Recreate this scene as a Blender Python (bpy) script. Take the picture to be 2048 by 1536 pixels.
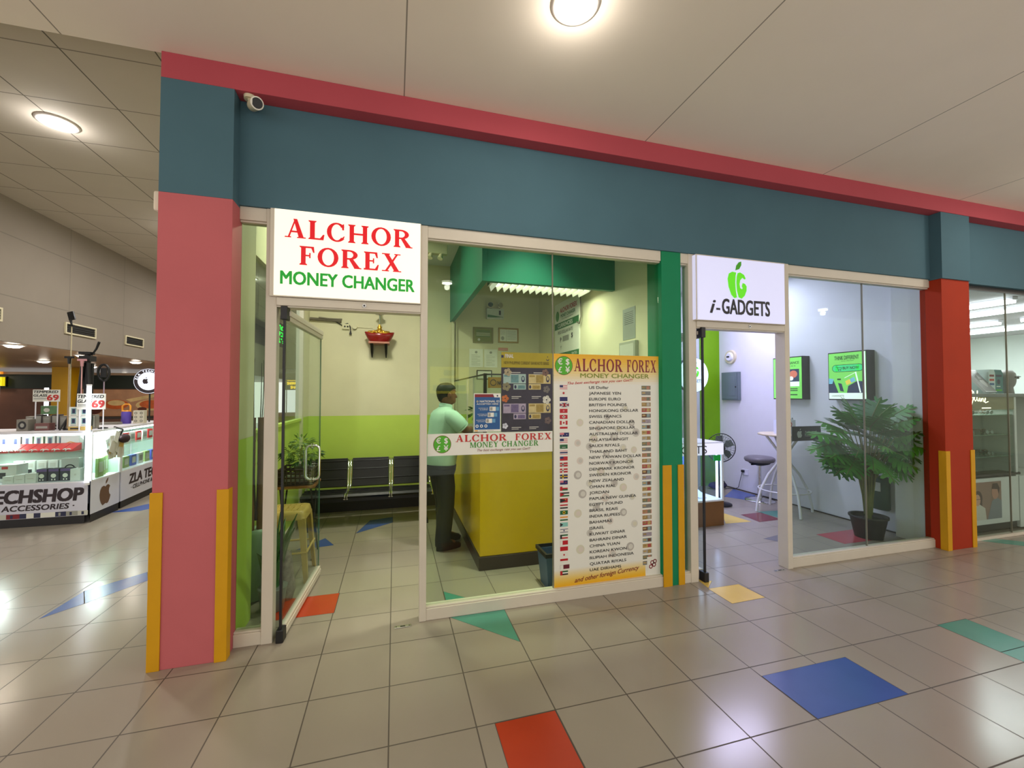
import bpy, bmesh, math, random
from mathutils import Vector, Matrix, Euler
PI = math.pi
SC = bpy.context.scene
for _o in list(bpy.data.objects): bpy.data.objects.remove(_o)
COL = SC.collection

# ------------------------------------------------------------------ camera
cd = bpy.data.cameras.new('camera'); cam = bpy.data.objects.new('camera', cd); COL.objects.link(cam)
cam.location = (0, 0, 1.575); cam.rotation_euler = (PI/2 + 0.0250, 0, -0.27415)
cd.sensor_width = 36; cd.lens = 835.92/2048*36; cd.clip_start = .05; cd.clip_end = 200
SC.camera = cam

# ------------------------------------------------------------------ view, world
SC.view_settings.view_transform = 'Standard'; SC.view_settings.look = 'None'
SC.view_settings.exposure = 0.0; SC.view_settings.gamma = 1.0; SC.view_settings.use_curve_mapping = False
W = bpy.data.worlds.new('mall_air'); SC.world = W; W.use_nodes = True
W.node_tree.nodes['Background'].inputs[0].default_value = (1.0, .95, .90, 1)
W.node_tree.nodes['Background'].inputs[1].default_value = 1.32
try:
    SC.cycles.max_bounces = 12; SC.cycles.diffuse_bounces = 5; SC.cycles.glossy_bounces = 5
    SC.cycles.transparent_max_bounces = 24; SC.cycles.sample_clamp_indirect = 6
    SC.cycles.caustics_reflective = False; SC.cycles.caustics_refractive = False
except Exception: pass

# ------------------------------------------------------------------ large lamps (the ceiling lamps of each room)
def lamp_light(kind, loc, power, col=(1, .95, .86), size=.1, sizey=None, rot=(0, 0, 0), name='lamp_light', parent=None, spread=None):
    d = bpy.data.lights.new(name, kind); d.energy = power; d.color = col
    if kind == 'AREA':
        d.shape = 'RECTANGLE' if sizey else 'DISK'; d.size = size
        if sizey: d.size_y = sizey
        if spread: d.spread = spread
    elif kind in ('POINT', 'SPOT'): d.shadow_soft_size = size
    o = bpy.data.objects.new(name, d); COL.objects.link(o); o.location = loc; o.rotation_euler = rot
    if parent: o.parent = parent; o.location = Vector(loc) - parent.location
    return o
POW_CORR = 8; POW_LEFT = 42; POW_FOREX = 36; POW_GADGET = 41; POW_OPT = 26
COL_CORR = (1, .93, .83); COL_FOREX = (1, .99, .80); COL_GADGET = (.66, .63, 1)

# ------------------------------------------------------------------ helpers
def lin(c):
    def f(v):
        v /= 255.0
        return v/12.92 if v <= .04045 else ((v+.055)/1.055)**2.4
    return (f(c[0]), f(c[1]), f(c[2]), 1)
MATS = {}
def nd(nt, t, **kw):
    n = nt.nodes.new(t)
    for k, v in kw.items():
        if k.startswith('i_'):
            key = k[2:]; key = int(key) if key.isdigit() else key
            n.inputs[key].default_value = v
        else: setattr(n, k, v)
    return n
def mat(name, rgb, rough=.5, metal=0, spec=.5, emit=0, ergb=None, var=.04, scale=6, bump=0, bscale=60, coat=0, alpha=1):
    if name in MATS: return MATS[name]
    m = bpy.data.materials.new(name); m.use_nodes = True; nt = m.node_tree; b = nt.nodes['Principled BSDF']
    c = lin(rgb)
    b.inputs['Roughness'].default_value = rough; b.inputs['Metallic'].default_value = metal
    b.inputs['Specular IOR Level'].default_value = spec; b.inputs['Base Color'].default_value = c
    b.inputs['Coat Weight'].default_value = coat
    if var:
        tc = nd(nt, 'ShaderNodeNewGeometry'); n = nd(nt, 'ShaderNodeTexNoise', i_Scale=scale, i_Detail=4.0)
        nt.links.new(tc.outputs['Position'], n.inputs['Vector'])
        mx = nd(nt, 'ShaderNodeMix', data_type='RGBA')
        mx.inputs[6].default_value = tuple(max(0, x*(1-var*2)) for x in c[:3])+(1,)
        mx.inputs[7].default_value = tuple(min(1, x*(1+var*2)) for x in c[:3])+(1,)
        nt.links.new(n.outputs['Fac'], mx.inputs[0]); nt.links.new(mx.outputs[2], b.inputs['Base Color'])
    if bump:
        tc = nd(nt, 'ShaderNodeNewGeometry'); n = nd(nt, 'ShaderNodeTexNoise', i_Scale=bscale, i_Detail=3.0)
        bp = nd(nt, 'ShaderNodeBump', i_Strength=bump, i_Distance=.01)
        nt.links.new(tc.outputs['Position'], n.inputs['Vector']); nt.links.new(n.outputs['Fac'], bp.inputs['Height'])
        nt.links.new(bp.outputs['Normal'], b.inputs['Normal'])
    if emit:
        b.inputs['Emission Color'].default_value = lin(ergb or rgb); b.inputs['Emission Strength'].default_value = emit
    MATS[name] = m; return m
def glassmat(name, tint=(235, 245, 240), refl=.9, extra=0.0):
    if name in MATS: return MATS[name]
    m = bpy.data.materials.new(name); m.use_nodes = True; nt = m.node_tree; nt.nodes.clear()
    out = nd(nt, 'ShaderNodeOutputMaterial'); tr = nd(nt, 'ShaderNodeBsdfTransparent'); tr.inputs[0].default_value = lin(tint)
    gl = nd(nt, 'ShaderNodeBsdfGlossy', i_Roughness=.0); gl.inputs[0].default_value = (.95, 1, .97, 1)
    fr = nd(nt, 'ShaderNodeFresnel', i_IOR=1.45); bf = nd(nt, 'ShaderNodeNewGeometry'); io = nd(nt, 'ShaderNodeMath', operation='MULTIPLY_ADD'); io.inputs[1].default_value = 1/1.45-1.45; io.inputs[2].default_value = 1.45; nt.links.new(bf.outputs['Backfacing'], io.inputs[0]); nt.links.new(io.outputs[0], fr.inputs['IOR']); ma = nd(nt, 'ShaderNodeMath', operation='MULTIPLY_ADD'); ma.inputs[1].default_value = refl; ma.inputs[2].default_value = extra
    ma.use_clamp = True
    mx = nd(nt, 'ShaderNodeMixShader')
    nt.links.new(fr.outputs[0], ma.inputs[0]); nt.links.new(ma.outputs[0], mx.inputs[0])
    nt.links.new(tr.outputs[0], mx.inputs[1]); nt.links.new(gl.outputs[0], mx.inputs[2]); nt.links.new(mx.outputs[0], out.inputs[0])
    MATS[name] = m; return m
def gridmat(name, rgb, line, ax, rough=.5, spec=.5, var=.03, tile_var=0, bump=0, roughvar=0):
    """ax: list of (axis, period, offset, halfwidth, strength): thin joint lines across a surface"""
    m = bpy.data.materials.new(name); m.use_nodes = True; nt = m.node_tree; b = nt.nodes['Principled BSDF']
    b.inputs['Roughness'].default_value = rough; b.inputs['Specular IOR Level'].default_value = spec
    g = nd(nt, 'ShaderNodeNewGeometry'); sx = nd(nt, 'ShaderNodeSeparateXYZ'); nt.links.new(g.outputs['Position'], sx.inputs[0])
    fac = None; ids = []
    def M(op, a, bb=None, c=None):
        n = nd(nt, 'ShaderNodeMath', operation=op)
        for i, v in enumerate((a, bb, c)):
            if v is None: continue
            if isinstance(v, (int, float)): n.inputs[i].default_value = v
            else: nt.links.new(v, n.inputs[i])
        return n.outputs[0]
    for a, per, off, hw, st in ax:
        t = M('DIVIDE', M('SUBTRACT', sx.outputs[a], off), per)
        ids.append(M('FLOOR', t)); fr = M('FRACT', t)
        d = M('MULTIPLY', M('MINIMUM', fr, M('SUBTRACT', 1.0, fr)), per)
        l = M('MULTIPLY', M('LESS_THAN', d, hw), st)
        fac = l if fac is None else M('MAXIMUM', fac, l)
    c = lin(rgb)
    n = nd(nt, 'ShaderNodeTexNoise', i_Scale=3.0, i_Detail=5.0); nt.links.new(g.outputs['Position'], n.inputs['Vector'])
    v = n.outputs['Fac']
    if tile_var:
        cb = nd(nt, 'ShaderNodeCombineXYZ')
        for i, x in enumerate(ids[:2]): nt.links.new(x, cb.inputs[i])
        wn = nd(nt, 'ShaderNodeTexWhiteNoise'); nt.links.new(cb.outputs[0], wn.inputs['Vector'])
        v = M('ADD', M('MULTIPLY', v, .5), M('MULTIPLY', wn.outputs['Value'], .5)); var = max(var, tile_var)
    mx = nd(nt, 'ShaderNodeMix', data_type='RGBA'); nt.links.new(v, mx.inputs[0])
    mx.inputs[6].default_value = tuple(x*(1-2*var) for x in c[:3])+(1,); mx.inputs[7].default_value = tuple(min(1, x*(1+2*var)) for x in c[:3])+(1,)
    m2 = nd(nt, 'ShaderNodeMix', data_type='RGBA'); nt.links.new(fac, m2.inputs[0]); nt.links.new(mx.outputs[2], m2.inputs[6]); m2.inputs[7].default_value = lin(line)
    nt.links.new(m2.outputs[2], b.inputs['Base Color'])
    if roughvar:
        n2 = nd(nt, 'ShaderNodeTexNoise', i_Scale=1.7, i_Detail=6.0); nt.links.new(g.outputs['Position'], n2.inputs['Vector'])
        nt.links.new(M('MAXIMUM', M('MULTIPLY_ADD', n2.outputs['Fac'], roughvar, rough-roughvar*.5), M('MULTIPLY', fac, .7)), b.inputs['Roughness'])
    MATS[name] = m; return m

# text outlines from the built-in font, cached as flat meshes
_TX = {}
def glyphs(s, bold=0.0, shear=0.0, space=1.0):
    k = (s, bold, shear, space)
    if k in _TX: return _TX[k]
    cu = bpy.data.curves.new('t', 'FONT'); cu.body = s; cu.offset = bold; cu.shear = shear; cu.space_character = space; cu.resolution_u = 3
    o = bpy.data.objects.new('t', cu); COL.objects.link(o); bpy.context.view_layer.update()
    me = bpy.data.meshes.new_from_object(o.evaluated_get(bpy.context.evaluated_depsgraph_get()))
    vs = [(v.co.x, v.co.y) for v in me.vertices]; fs = [tuple(p.vertices) for p in me.polygons]
    bpy.data.objects.remove(o); bpy.data.curves.remove(cu); bpy.data.meshes.remove(me)
    _TX[k] = (vs, fs); return vs, fs
_hb = glyphs('H'); CAPH = max(v[1] for v in _hb[0]) - min(v[1] for v in _hb[0])

class MB:
    """collects shapes (world coordinates), then links them as ONE mesh object"""
    def __init__(s): s.v = []; s.f = []; s.mi = []; s.sm = []; s.ms = []; s.T = None
    def m(s, mt):
        if mt not in s.ms: s.ms.append(mt)
        return s.ms.index(mt)
    def add(s, vs, fs, mt, smooth=False):
        b = len(s.v); i = s.m(mt)
        for p in vs:
            p = Vector(p); s.v.append(s.T @ p if s.T else p)
        for f in fs: s.f.append([b+k for k in f]); s.mi.append(i); s.sm.append(smooth)
    def box(s, x0, x1, y0, y1, z0, z1, mt):
        vs = [(x, y, z) for z in (z0, z1) for y in (y0, y1) for x in (x0, x1)]
        s.add(vs, [(0, 2, 3, 1), (4, 5, 7, 6), (0, 1, 5, 4), (2, 6, 7, 3), (0, 4, 6, 2), (1, 3, 7, 5)], mt); return s
    def obox(s, c, u, v, w, mt):
        """box with centre c and half-axis vectors u, v, w"""
        c, u, v, w = map(Vector, (c, u, v, w))
        vs = [c+a*u+b*v+d*w for d in (-1, 1) for b in (-1, 1) for a in (-1, 1)]
        s.add(vs, [(0, 2, 3, 1), (4, 5, 7, 6), (0, 1, 5, 4), (2, 6, 7, 3), (0, 4, 6, 2), (1, 3, 7, 5)], mt); return s
    def prism(s, pts, z0, z1, mt, axis=2):
        """polygon extruded along an axis"""
        def P(p, z): return (p[0], p[1], z) if axis == 2 else ((p[0], z, p[1]) if axis == 1 else (z, p[0], p[1]))
        n = len(pts); vs = [P(p, z0) for p in pts]+[P(p, z1) for p in pts]
        s.add(vs, [tuple(range(n))[::-1], tuple(range(n, 2*n))]+[(i, (i+1) % n, n+(i+1) % n, n+i) for i in range(n)], mt); return s
    def ring(s, p0, p1, r0, r1, n, mt, cap=True, smooth=True):
        p0, p1 = Vector(p0), Vector(p1); d = (p1-p0).normalized(); a = d.orthogonal().normalized(); b = d.cross(a)
        vs = []
        for p, r in ((p0, r0), (p1, r1)):
            for i in range(n):
                t = 2*PI*i/n; vs.append(p+a*(r*math.cos(t))+b*(r*math.sin(t)))
        s.add(vs, [(i, (i+1) % n, n+(i+1) % n, n+i) for i in range(n)], mt, smooth)
        if cap: s.add(vs, [tuple(range(n))[::-1], tuple(range(n, 2*n))], mt)
        return s
    def tube(s, pts, r, mt, n=8, closed=False, flat=1.0, cap=True):
        P = [Vector(p) for p in pts]; N = len(P); rr = r if isinstance(r, (list, tuple)) else [r]*N
        vs = []; prev = None
        for i, p in enumerate(P):
            a = P[i-1] if (i > 0 or closed) else p; b = P[(i+1) % N] if (i < N-1 or closed) else p
            d = (b-a).normalized()
            if prev is None: u = d.orthogonal().normalized()
            else:
                u = prev-d*prev.dot(d)
                u = u.normalized() if u.length > 1e-6 else d.orthogonal().normalized()
            prev = u; w = d.cross(u)
            for k in range(n):
                t = 2*PI*k/n; vs.append(p+u*(rr[i]*math.cos(t))+w*(rr[i]*flat*math.sin(t)))
        fs = []
        for i in range(N if closed else N-1):
            j = (i+1) % N
            for k in range(n): fs.append((i*n+k, i*n+(k+1) % n, j*n+(k+1) % n, j*n+k))
        s.add(vs, fs, mt, True)
        if cap and not closed: s.add(vs, [tuple(range(n))[::-1], tuple(range((N-1)*n, N*n))], mt)
        return s
    def lathe(s, prof, c, mt, n=24, sx=1, sy=1, smooth=True):
        """profile (r, z) turned about a vertical axis through c"""
        vs = []; N = len(prof)
        for r, z in prof:
            for k in range(n):
                t = 2*PI*k/n; vs.append((c[0]+r*sx*math.cos(t), c[1]+r*sy*math.sin(t), c[2]+z))
        fs = [(i*n+k, i*n+(k+1) % n, (i+1)*n+(k+1) % n, (i+1)*n+k) for i in range(N-1) for k in range(n)]
        s.add(vs, fs, mt, smooth)
        s.add(vs, [tuple(range(n))[::-1], tuple(range((N-1)*n, N*n))], mt); return s
    def loft(s, rings, mt, cap=True, smooth=True):
        """rings: lists of the same number of points"""
        n = len(rings[0]); vs = [p for r in rings for p in r]
        s.add(vs, [(i*n+k, i*n+(k+1) % n, (i+1)*n+(k+1) % n, (i+1)*n+k) for i in range(len(rings)-1) for k in range(n)], mt, smooth)
        if cap: s.add(vs, [tuple(range(n))[::-1], tuple(range((len(rings)-1)*n, len(rings)*n))], mt, smooth)
        return s
    def ball(s, c, rx, ry, rz, mt, n=16, m=10):
        prof = [(max(1e-4, math.sin(PI*i/m)), -math.cos(PI*i/m)) for i in range(m+1)]
        vs = []
        for r, z in prof:
            for k in range(n):
                t = 2*PI*k/n; vs.append((c[0]+rx*r*math.cos(t), c[1]+ry*r*math.sin(t), c[2]+rz*z))
        s.add(vs, [(i*n+k, i*n+(k+1) % n, (i+1)*n+(k+1) % n, (i+1)*n+k) for i in range(m) for k in range(n)], mt, True); return s
    def build(s, name, parent=None, org=None, bevel=0, seg=2, sub=0):
        if org is None: org = parent_origin(parent) if parent else Vector((0, 0, 0))
        me = bpy.data.meshes.new(name); me.from_pydata([tuple(v-Vector(org)) for v in s.v], [], s.f)
        for mt in s.ms: me.materials.append(mt)
        me.polygons.foreach_set('material_index', s.mi); me.polygons.foreach_set('use_smooth', s.sm); me.update()
        o = bpy.data.objects.new(name, me); COL.objects.link(o)
        if parent: o.parent = parent
        else: o.location = org
        if bevel:
            b = o.modifiers.new('bevel', 'BEVEL'); b.width = bevel; b.segments = seg; b.limit_method = 'ANGLE'; b.angle_limit = .6
        if sub:
            b = o.modifiers.new('subsurf', 'SUBSURF'); b.levels = sub; b.render_levels = sub
        return o
def parent_origin(p):
    v = Vector(p.location)
    while p.parent: p = p.parent; v += Vector(p.location)
    return v
class PL:
    """a flat drawing frame: origin O (lower left), U right, V up; d lifts a shape off the surface"""
    def __init__(s, mb, O, U=(1, 0, 0), V=(0, 0, 1)):
        s.mb = mb; s.O = Vector(O); s.U = Vector(U).normalized(); s.V = Vector(V).normalized(); s.N = s.U.cross(s.V)
    def p(s, x, y, d=0): return s.O+s.U*x+s.V*y+s.N*d
    def rect(s, x0, y0, x1, y1, mt, d=.001): s.mb.add([s.p(x0, y0, d), s.p(x1, y0, d), s.p(x1, y1, d), s.p(x0, y1, d)], [(0, 1, 2, 3)], mt)
    def poly(s, pts, mt, d=.001): s.mb.add([s.p(x, y, d) for x, y in pts], [tuple(range(len(pts)))], mt)
    def disc(s, x, y, rx, ry, mt, d=.001, n=28): s.poly([(x+rx*math.cos(2*PI*i/n), y+ry*math.sin(2*PI*i/n)) for i in range(n)], mt, d)
    def arc(s, x, y, rx, ry, tx, ty, a0, a1, mt, d=.001, n=20, sx=0):
        """ring segment: outer radii rx, ry, thickness tx, ty, angles in degrees"""
        for i in range(n):
            t0 = math.radians(a0+(a1-a0)*i/n); t1 = math.radians(a0+(a1-a0)*(i+1)/n)
            o = lambda t: (x+rx*math.cos(t), y+ry*math.sin(t)); q = lambda t: (x+sx+(rx-tx)*math.cos(t), y+(ry-ty)*math.sin(t))
            s.poly([q(t0), o(t0), o(t1), q(t1)], mt, d)
    def line(s, pts, w, mt, d=.001):
        for (a, b), (c, e) in zip(pts, pts[1:]):
            L = math.hypot(c-a, e-b) or 1; nx, ny = -(e-b)/L*w/2, (c-a)/L*w/2
            s.poly([(a-nx, b-ny), (c-nx, e-ny), (c+nx, e+ny), (a+nx, b+ny)], mt, d)
    def text(s, t, x, y, h, mt, d=.002, w=None, align='L', bold=0.0, shear=0.0, sx=1.0, slope=0.0):
        vs, fs = glyphs(t, 0, shear)
        if not vs: return
        k = h/CAPH; x0 = min(v[0] for v in vs); x1 = max(v[0] for v in vs)
        kx = k*sx if w is None else w/(x1-x0)
        ox = x if align == 'L' else (x-(x1-x0)*kx/2 if align == 'C' else x-(x1-x0)*kx)
        reps = [(0, 0)] if bold <= 0 else [(a*bold*k, b*bold*k) for a, b in ((-1, -.7), (1, -.7), (-1, .7), (1, .7), (0, 0))]
        for i, (ex, ey) in enumerate(reps):
            s.mb.add([s.p(ox+ex+(v[0]-x0)*kx, y+ey+v[1]*k+(v[0]-x0)*kx*slope, d+i*2e-5) for v in vs], fs, mt)
    # slab-serif capitals drawn from strokes
    SW = dict(A=.88, L=.72, C=.82, H=.98, O=.92, R=.92, F=.7, E=.76, X=.9, M=1.12, N=1.0, Y=.9, G=.9, U=.96, I=.42, S=.7)
    def serif(s, t, x, y, h, w, mt, d=.002):
        tot = sum(s.SW.get(c, .45)+.1 for c in t)-.1; k = w/tot; cx = x; e = 0
        for c in t:
            gw = s.SW.get(c, .45)
            if c != ' ': s._glyph(c, cx, y, k, h, mt, d)
            cx += (gw+.1)*k
    def _glyph(s, c, x, y, k, h, mt, d):
        cnt = [0]
        def P(*pts): cnt[0] += 1; s.poly([(x+a*k, y+b*h) for a, b in pts], mt, d+cnt[0]*2e-5)
        def R(a, b, c_, e): P((a, b), (c_, b), (c_, e), (a, e))
        def bot(a, b): P((a-.07, 0), (b+.07, 0), (b+.06, .05), (b, .1), (a, .1), (a-.06, .05))
        def top(a, b): P((a-.07, 1), (a-.06, .95), (a, .9), (b, .9), (b+.06, .95), (b+.07, 1))
        def stem(a, b, t=True, o=True):
            R(a, 0, b, 1)
            if t: top(a, b)
            if o: bot(a, b)
        def A(cx, cy, rx, ry, tx, ty, a0, a1): s.arc(x+cx*k, y+cy*h, rx*k, ry*h, tx*k, ty*h, a0, a1, mt, d+.0002)
        if c == 'A':
            P((.12, 0), (.2, 0), (.46, .92), (.42, 1)); P((.36, 1), (.52, 1), (.82, 0), (.6, 0)); R(.22, .28, .64, .37)
            P((0, 0), (.28, 0), (.27, .06), (.01, .06)); P((.52, 0), (.9, 0), (.89, .06), (.53, .06))
        elif c == 'L': stem(.09, .3); R(.2, 0, .64, .09); P((.52, 0), (.68, 0), (.72, .3), (.66, .3), (.52, .08))
        elif c in 'CG':
            A(.44, .5, .44, .52, .2, .09, 38, 322); P((.68, .64), (.76, .64), (.76, .98), (.7, .96), (.66, .8))
            if c == 'G': R(.6, .1, .8, .46); R(.5, .42, .88, .48)
            else: P((.66, .2), (.72, .14), (.8, .3), (.76, .32))
        elif c == 'H': stem(.09, .29); stem(.69, .89); R(.2, .45, .8, .55)
        elif c == 'O': A(.46, .5, .46, .52, .2, .09, 0, 360)
        elif c == 'R':
            stem(.09, .29); A(.38, .735, .38, .265, .2, .09, -90, 90); R(.2, .91, .39, 1); R(.2, .47, .39, .56)
            P((.36, .5), (.56, .5), (.86, .06), (.62, 0)); P((.6, 0), (.94, 0), (.93, .06), (.6, .06))
        elif c in 'FE':
            stem(.09, .29, o=(c == 'F')); R(.2, .91, .62, 1); P((.54, 1), (.64, 1), (.67, .68), (.61, .68), (.53, .9)); R(.2, .47, .48, .55); R(.44, .38, .5, .66)
            if c == 'E': R(.02, 0, .64, .09); P((.54, 0), (.66, 0), (.72, .32), (.66, .32), (.54, .09))
        elif c == 'X':
            P((.08, 1), (.3, 1), (.84, 0), (.6, 0)); P((.68, 1), (.78, 1), (.24, 0), (.12, 0))
            for a, b, z in ((0, .38, .94), (.58, .88, .94), (0, .34, 0), (.52, .92, 0)): R(a, z, b, z+.06)
        elif c == 'M':
            stem(.1, .2); stem(.86, 1.06); P((.1, 1), (.3, 1), (.62, .1), (.5, 0)); P((.5, 0), (.58, 0), (.92, 1), (.84, 1))
        elif c == 'N': stem(.1, .2); stem(.8, .9, o=False); P((.1, 1), (.32, 1), (.9, 0), (.76, 0))
        elif c == 'Y':
            R(.36, 0, .56, .5); bot(.36, .56); P((.08, 1), (.3, 1), (.56, .45), (.36, .45)); P((.68, 1), (.78, 1), (.52, .42), (.42, .45))
            R(0, .94, .38, 1); R(.58, .94, .88, 1)
def tag(o, label, cat, group=None, kind=None):
    if label: o['label'] = label
    if cat: o['category'] = cat
    if group: o['group'] = group
    if kind: o['kind'] = kind
    return o
def thing(name, label, cat, loc=(0, 0, 0), group=None):
    o = bpy.data.objects.new(name, None); COL.objects.link(o); o.location = loc; o.empty_display_size = .1
    return tag(o, label, cat, group)
def struct(o, label=None):
    o['kind'] = 'structure'
    if label: o['label'] = label
    return o
def copy_tree(o, loc, rot=None, label=None, group=None):
    r = o.copy(); COL.objects.link(r); r.location = loc
    if rot is not None: r.rotation_euler = rot
    if label: r['label'] = label
    if group: r['group'] = group
    for ch in o.children:
        c = ch.copy(); COL.objects.link(c); c.parent = r
        for g in ch.children:
            d = g.copy(); COL.objects.link(d); d.parent = c
    return r
# ------------------------------------------------------------------ materials of the setting
M_floor = gridmat('floor_tile', (150, 141, 127), (72, 64, 54), [(0, .4, .385, .0033, .9), (1, .4, .39, .0033, .9)], rough=.2, spec=.42, var=.02, tile_var=.03, roughvar=.1)
M_ceil = gridmat('ceiling_board', (242, 231, 216), (120, 112, 100), [(0, 1.868, .05, .004, .8)], rough=.85, spec=.2, var=.015)
M_ceil2 = gridmat('ceiling_panel', (196, 186, 172), (92, 86, 76), [(0, .605, -.37, .005, .9), (1, .63, 2.84, .005, .7)], rough=.8, spec=.2, var=.03)
M_bulk = gridmat('bulkhead_board', (142, 132, 120), (120, 112, 102), [(1, 1.22, 1.2, .006, .7), (2, .72, 2.02, .006, .8)], rough=.8, spec=.2, var=.03)
M_teal = mat('teal_paint', (74, 106, 118), .75, spec=.25, var=.05, scale=2, bump=.03)
M_band = mat('crimson_paint', (178, 76, 86), .75, spec=.25, var=.04, scale=2)
M_pink = mat('pink_paint', (188, 98, 102), .7, spec=.25, var=.05, scale=2.5, bump=.04)
M_orange = mat('orange_paint', (162, 46, 14), .7, spec=.25, var=.06, scale=3, bump=.04)
M_yellow = mat('yellow_guard', (204, 150, 12), .6, spec=.3, var=.05)
M_green = mat('green_paint', (6, 126, 82), .6, spec=.3, var=.04)
M_lime = mat('lime_paint', (186, 212, 94), .6, spec=.3, var=.04, scale=3)
M_lime2 = mat('leaf_green_paint', (118, 172, 12), .6, spec=.3, var=.03)
M_cream = mat('cream_wall', (216, 210, 180), .75, spec=.25, var=.05, scale=2.5)
M_white = mat('white_wall', (222, 222, 226), .7, spec=.25, var=.02)
M_frame = mat('cream_aluminium', (206, 198, 182), .42, spec=.5, var=.03)
M_soff = mat('teal_green_board', (36, 122, 98), .6, spec=.3, var=.06, scale=3)
M_dark = mat('dark_skirting', (38, 34, 30), .5)
M_glass = glassmat('shop_glass', (232, 240, 230), .36)
M_glass2 = glassmat('clear_glass', (240, 246, 244), .45)
M_edge = mat('glass_edge', (120, 170, 140), .2, var=0)
M_black = mat('black_plastic', (18, 18, 20), .45)
M_steel = mat('brushed_steel', (190, 190, 186), .25, metal=1)
M_chrome = mat('chrome', (225, 225, 225), .08, metal=1, var=0)

# ------------------------------------------------------------------ floor, with the coloured tiles laid into it
mb = MB(); mb.add([(-22, -2.2, 0), (16, -2.2, 0), (16, 26, 0), (-22, 26, 0)], [(0, 1, 2, 3)], M_floor)
def tilemat(n, rgb): return mat(n, rgb, .22, spec=.42, var=.06, scale=5)
T_teal = tilemat('tile_teal', (74, 140, 122)); T_red = tilemat('tile_red', (178, 62, 34)); T_blue = tilemat('tile_blue', (60, 84, 150))
T_yel = tilemat('tile_yellow', (214, 182, 88)); T_mar = tilemat('tile_maroon', (112, 40, 46)); T_gry = tilemat('tile_grey', (110, 108, 112))
T_rose = tilemat('tile_rose', (176, 70, 82)); M_grout = mat('grout', (70, 62, 54), .8)
def inlay(pts, m):
    cx = sum(p[0] for p in pts)/len(pts); cy = sum(p[1] for p in pts)/len(pts)
    big = []
    for x, y in pts:
        L = math.hypot(x-cx, y-cy); big.append((x+(x-cx)/L*.005, y+(y-cy)/L*.005, .0003))
    def up(q):
        a = sum(q[i][0]*q[(i+1) % len(q)][1]-q[(i+1) % len(q)][0]*q[i][1] for i in range(len(q)))
        return q if a > 0 else q[::-1]
    mb.add(up(big), [tuple(range(len(pts)))], M_grout); mb.add(up([(x, y, .0006) for x, y in pts]), [tuple(range(len(pts)))], m)
inlay([(.39, 3.0), (.785, 3.0), (.78, 2.59)], T_teal); inlay([(.39, 3.40), (.60, 3.2), (.72, 3.09), (.39, 3.09)], T_teal)
inlay([(.475, 1.985), (.78, 1.985), (.78, 1.59), (.475, 1.59)], T_red)
inlay([(1.99, 1.91), (2.61, 1.91), (2.61, 1.59), (1.99, 1.59)], T_blue)
inlay([(3.58, 2.0), (3.87, 2.0), (3.87, 1.69), (3.58, 1.69)], T_teal); inlay([(3.58, 1.686), (3.87, 1.686), (3.87, 1.3), (3.58, 1.3)], T_teal)
inlay([(2.46, 2.87), (2.76, 2.87), (2.78, 2.63), (2.46, 2.62)], T_yel); inlay([(2.49, 3.05), (2.59, 2.98), (2.47, 2.88)], T_yel)
inlay([(-2.39, 3.76), (-2.38, 4.18), (-2.24, 3.94)], T_blue); inlay([(-2.38, 4.19), (-2.1, 4.48), (-2.0, 4.28), (-2.235, 3.945)], T_blue); inlay([(-2.09, 4.49), (-1.6, 5.0), (-1.5, 4.85), (-1.99, 4.29)], T_blue)
inlay([(-.88, 3.6), (-.41, 3.6), (-.41, 3.29), (-.88, 3.29)], T_red); inlay([(-.41, 5.08), (-.28, 5.55), (-.01, 5.63), (-.01, 5.39)], T_blue)
inlay([(-.95, 4.7), (-.72, 5.0), (-.6, 4.75)], T_blue)
inlay([(4.38, 4.5), (4.72, 4.52), (4.7, 4.19), (4.35, 4.18)], T_mar); inlay([(4.7, 4.55), (5.05, 4.52), (4.74, 4.25)], T_teal)
inlay([(4.21, 4.65), (4.27, 4.22), (3.9, 4.24)], T_yel); inlay([(4.58, 3.64), (5.2, 3.66), (5.16, 3.33), (4.58, 3.33)], T_rose)
inlay([(4.9, 5.35), (5.45, 5.75), (5.45, 5.3), (5.1, 5.05)], T_blue); inlay([(3.89, 3.69), (4.14, 3.74), (3.96, 3.58)], T_gry)
inlay([(6.05, 3.03), (6.3, 3.03), (6.9, 2.5), (6.6, 2.5)], T_teal); inlay([(-3.65, 6.85), (-3.4, 7.25), (-3.15, 7.05), (-3.3, 6.85)], T_blue)
struct(mb.build('floor'))

# ------------------------------------------------------------------ ceilings
mb = MB(); mb.box(-16, 16, -2.2, 2.9, 3.6, 3.72, M_ceil); struct(mb.build('ceiling'))
mb = MB(); mb.box(-4.4, -1.1, 2.9, 22, 3.9, 4.0, M_ceil2); mb.box(-16, -1.1, 2.88, 2.9, 3.605, 4.0, M_ceil); mb.box(-16, -4.45, 2.9, 4.3, 3.9, 4.0, M_ceil2); struct(mb.build('ceiling_side_hall'))
M_low = mat('warm_soffit', (186, 158, 132), .35, spec=.5, var=.08, scale=1.2)
mb = MB(); mb.box(-20, -4.44, 4.3, 24, 2.2, 2.3, M_low); struct(mb.build('ceiling_food_court'))
mb = MB(); mb.box(-4.44, -4.4, 4.3, 24, 2.2, 3.95, M_bulk); mb.box(-16, -4.4, 4.26, 4.3, 2.2, 3.95, M_bulk); struct(mb.build('wall_bulkhead'))
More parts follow.
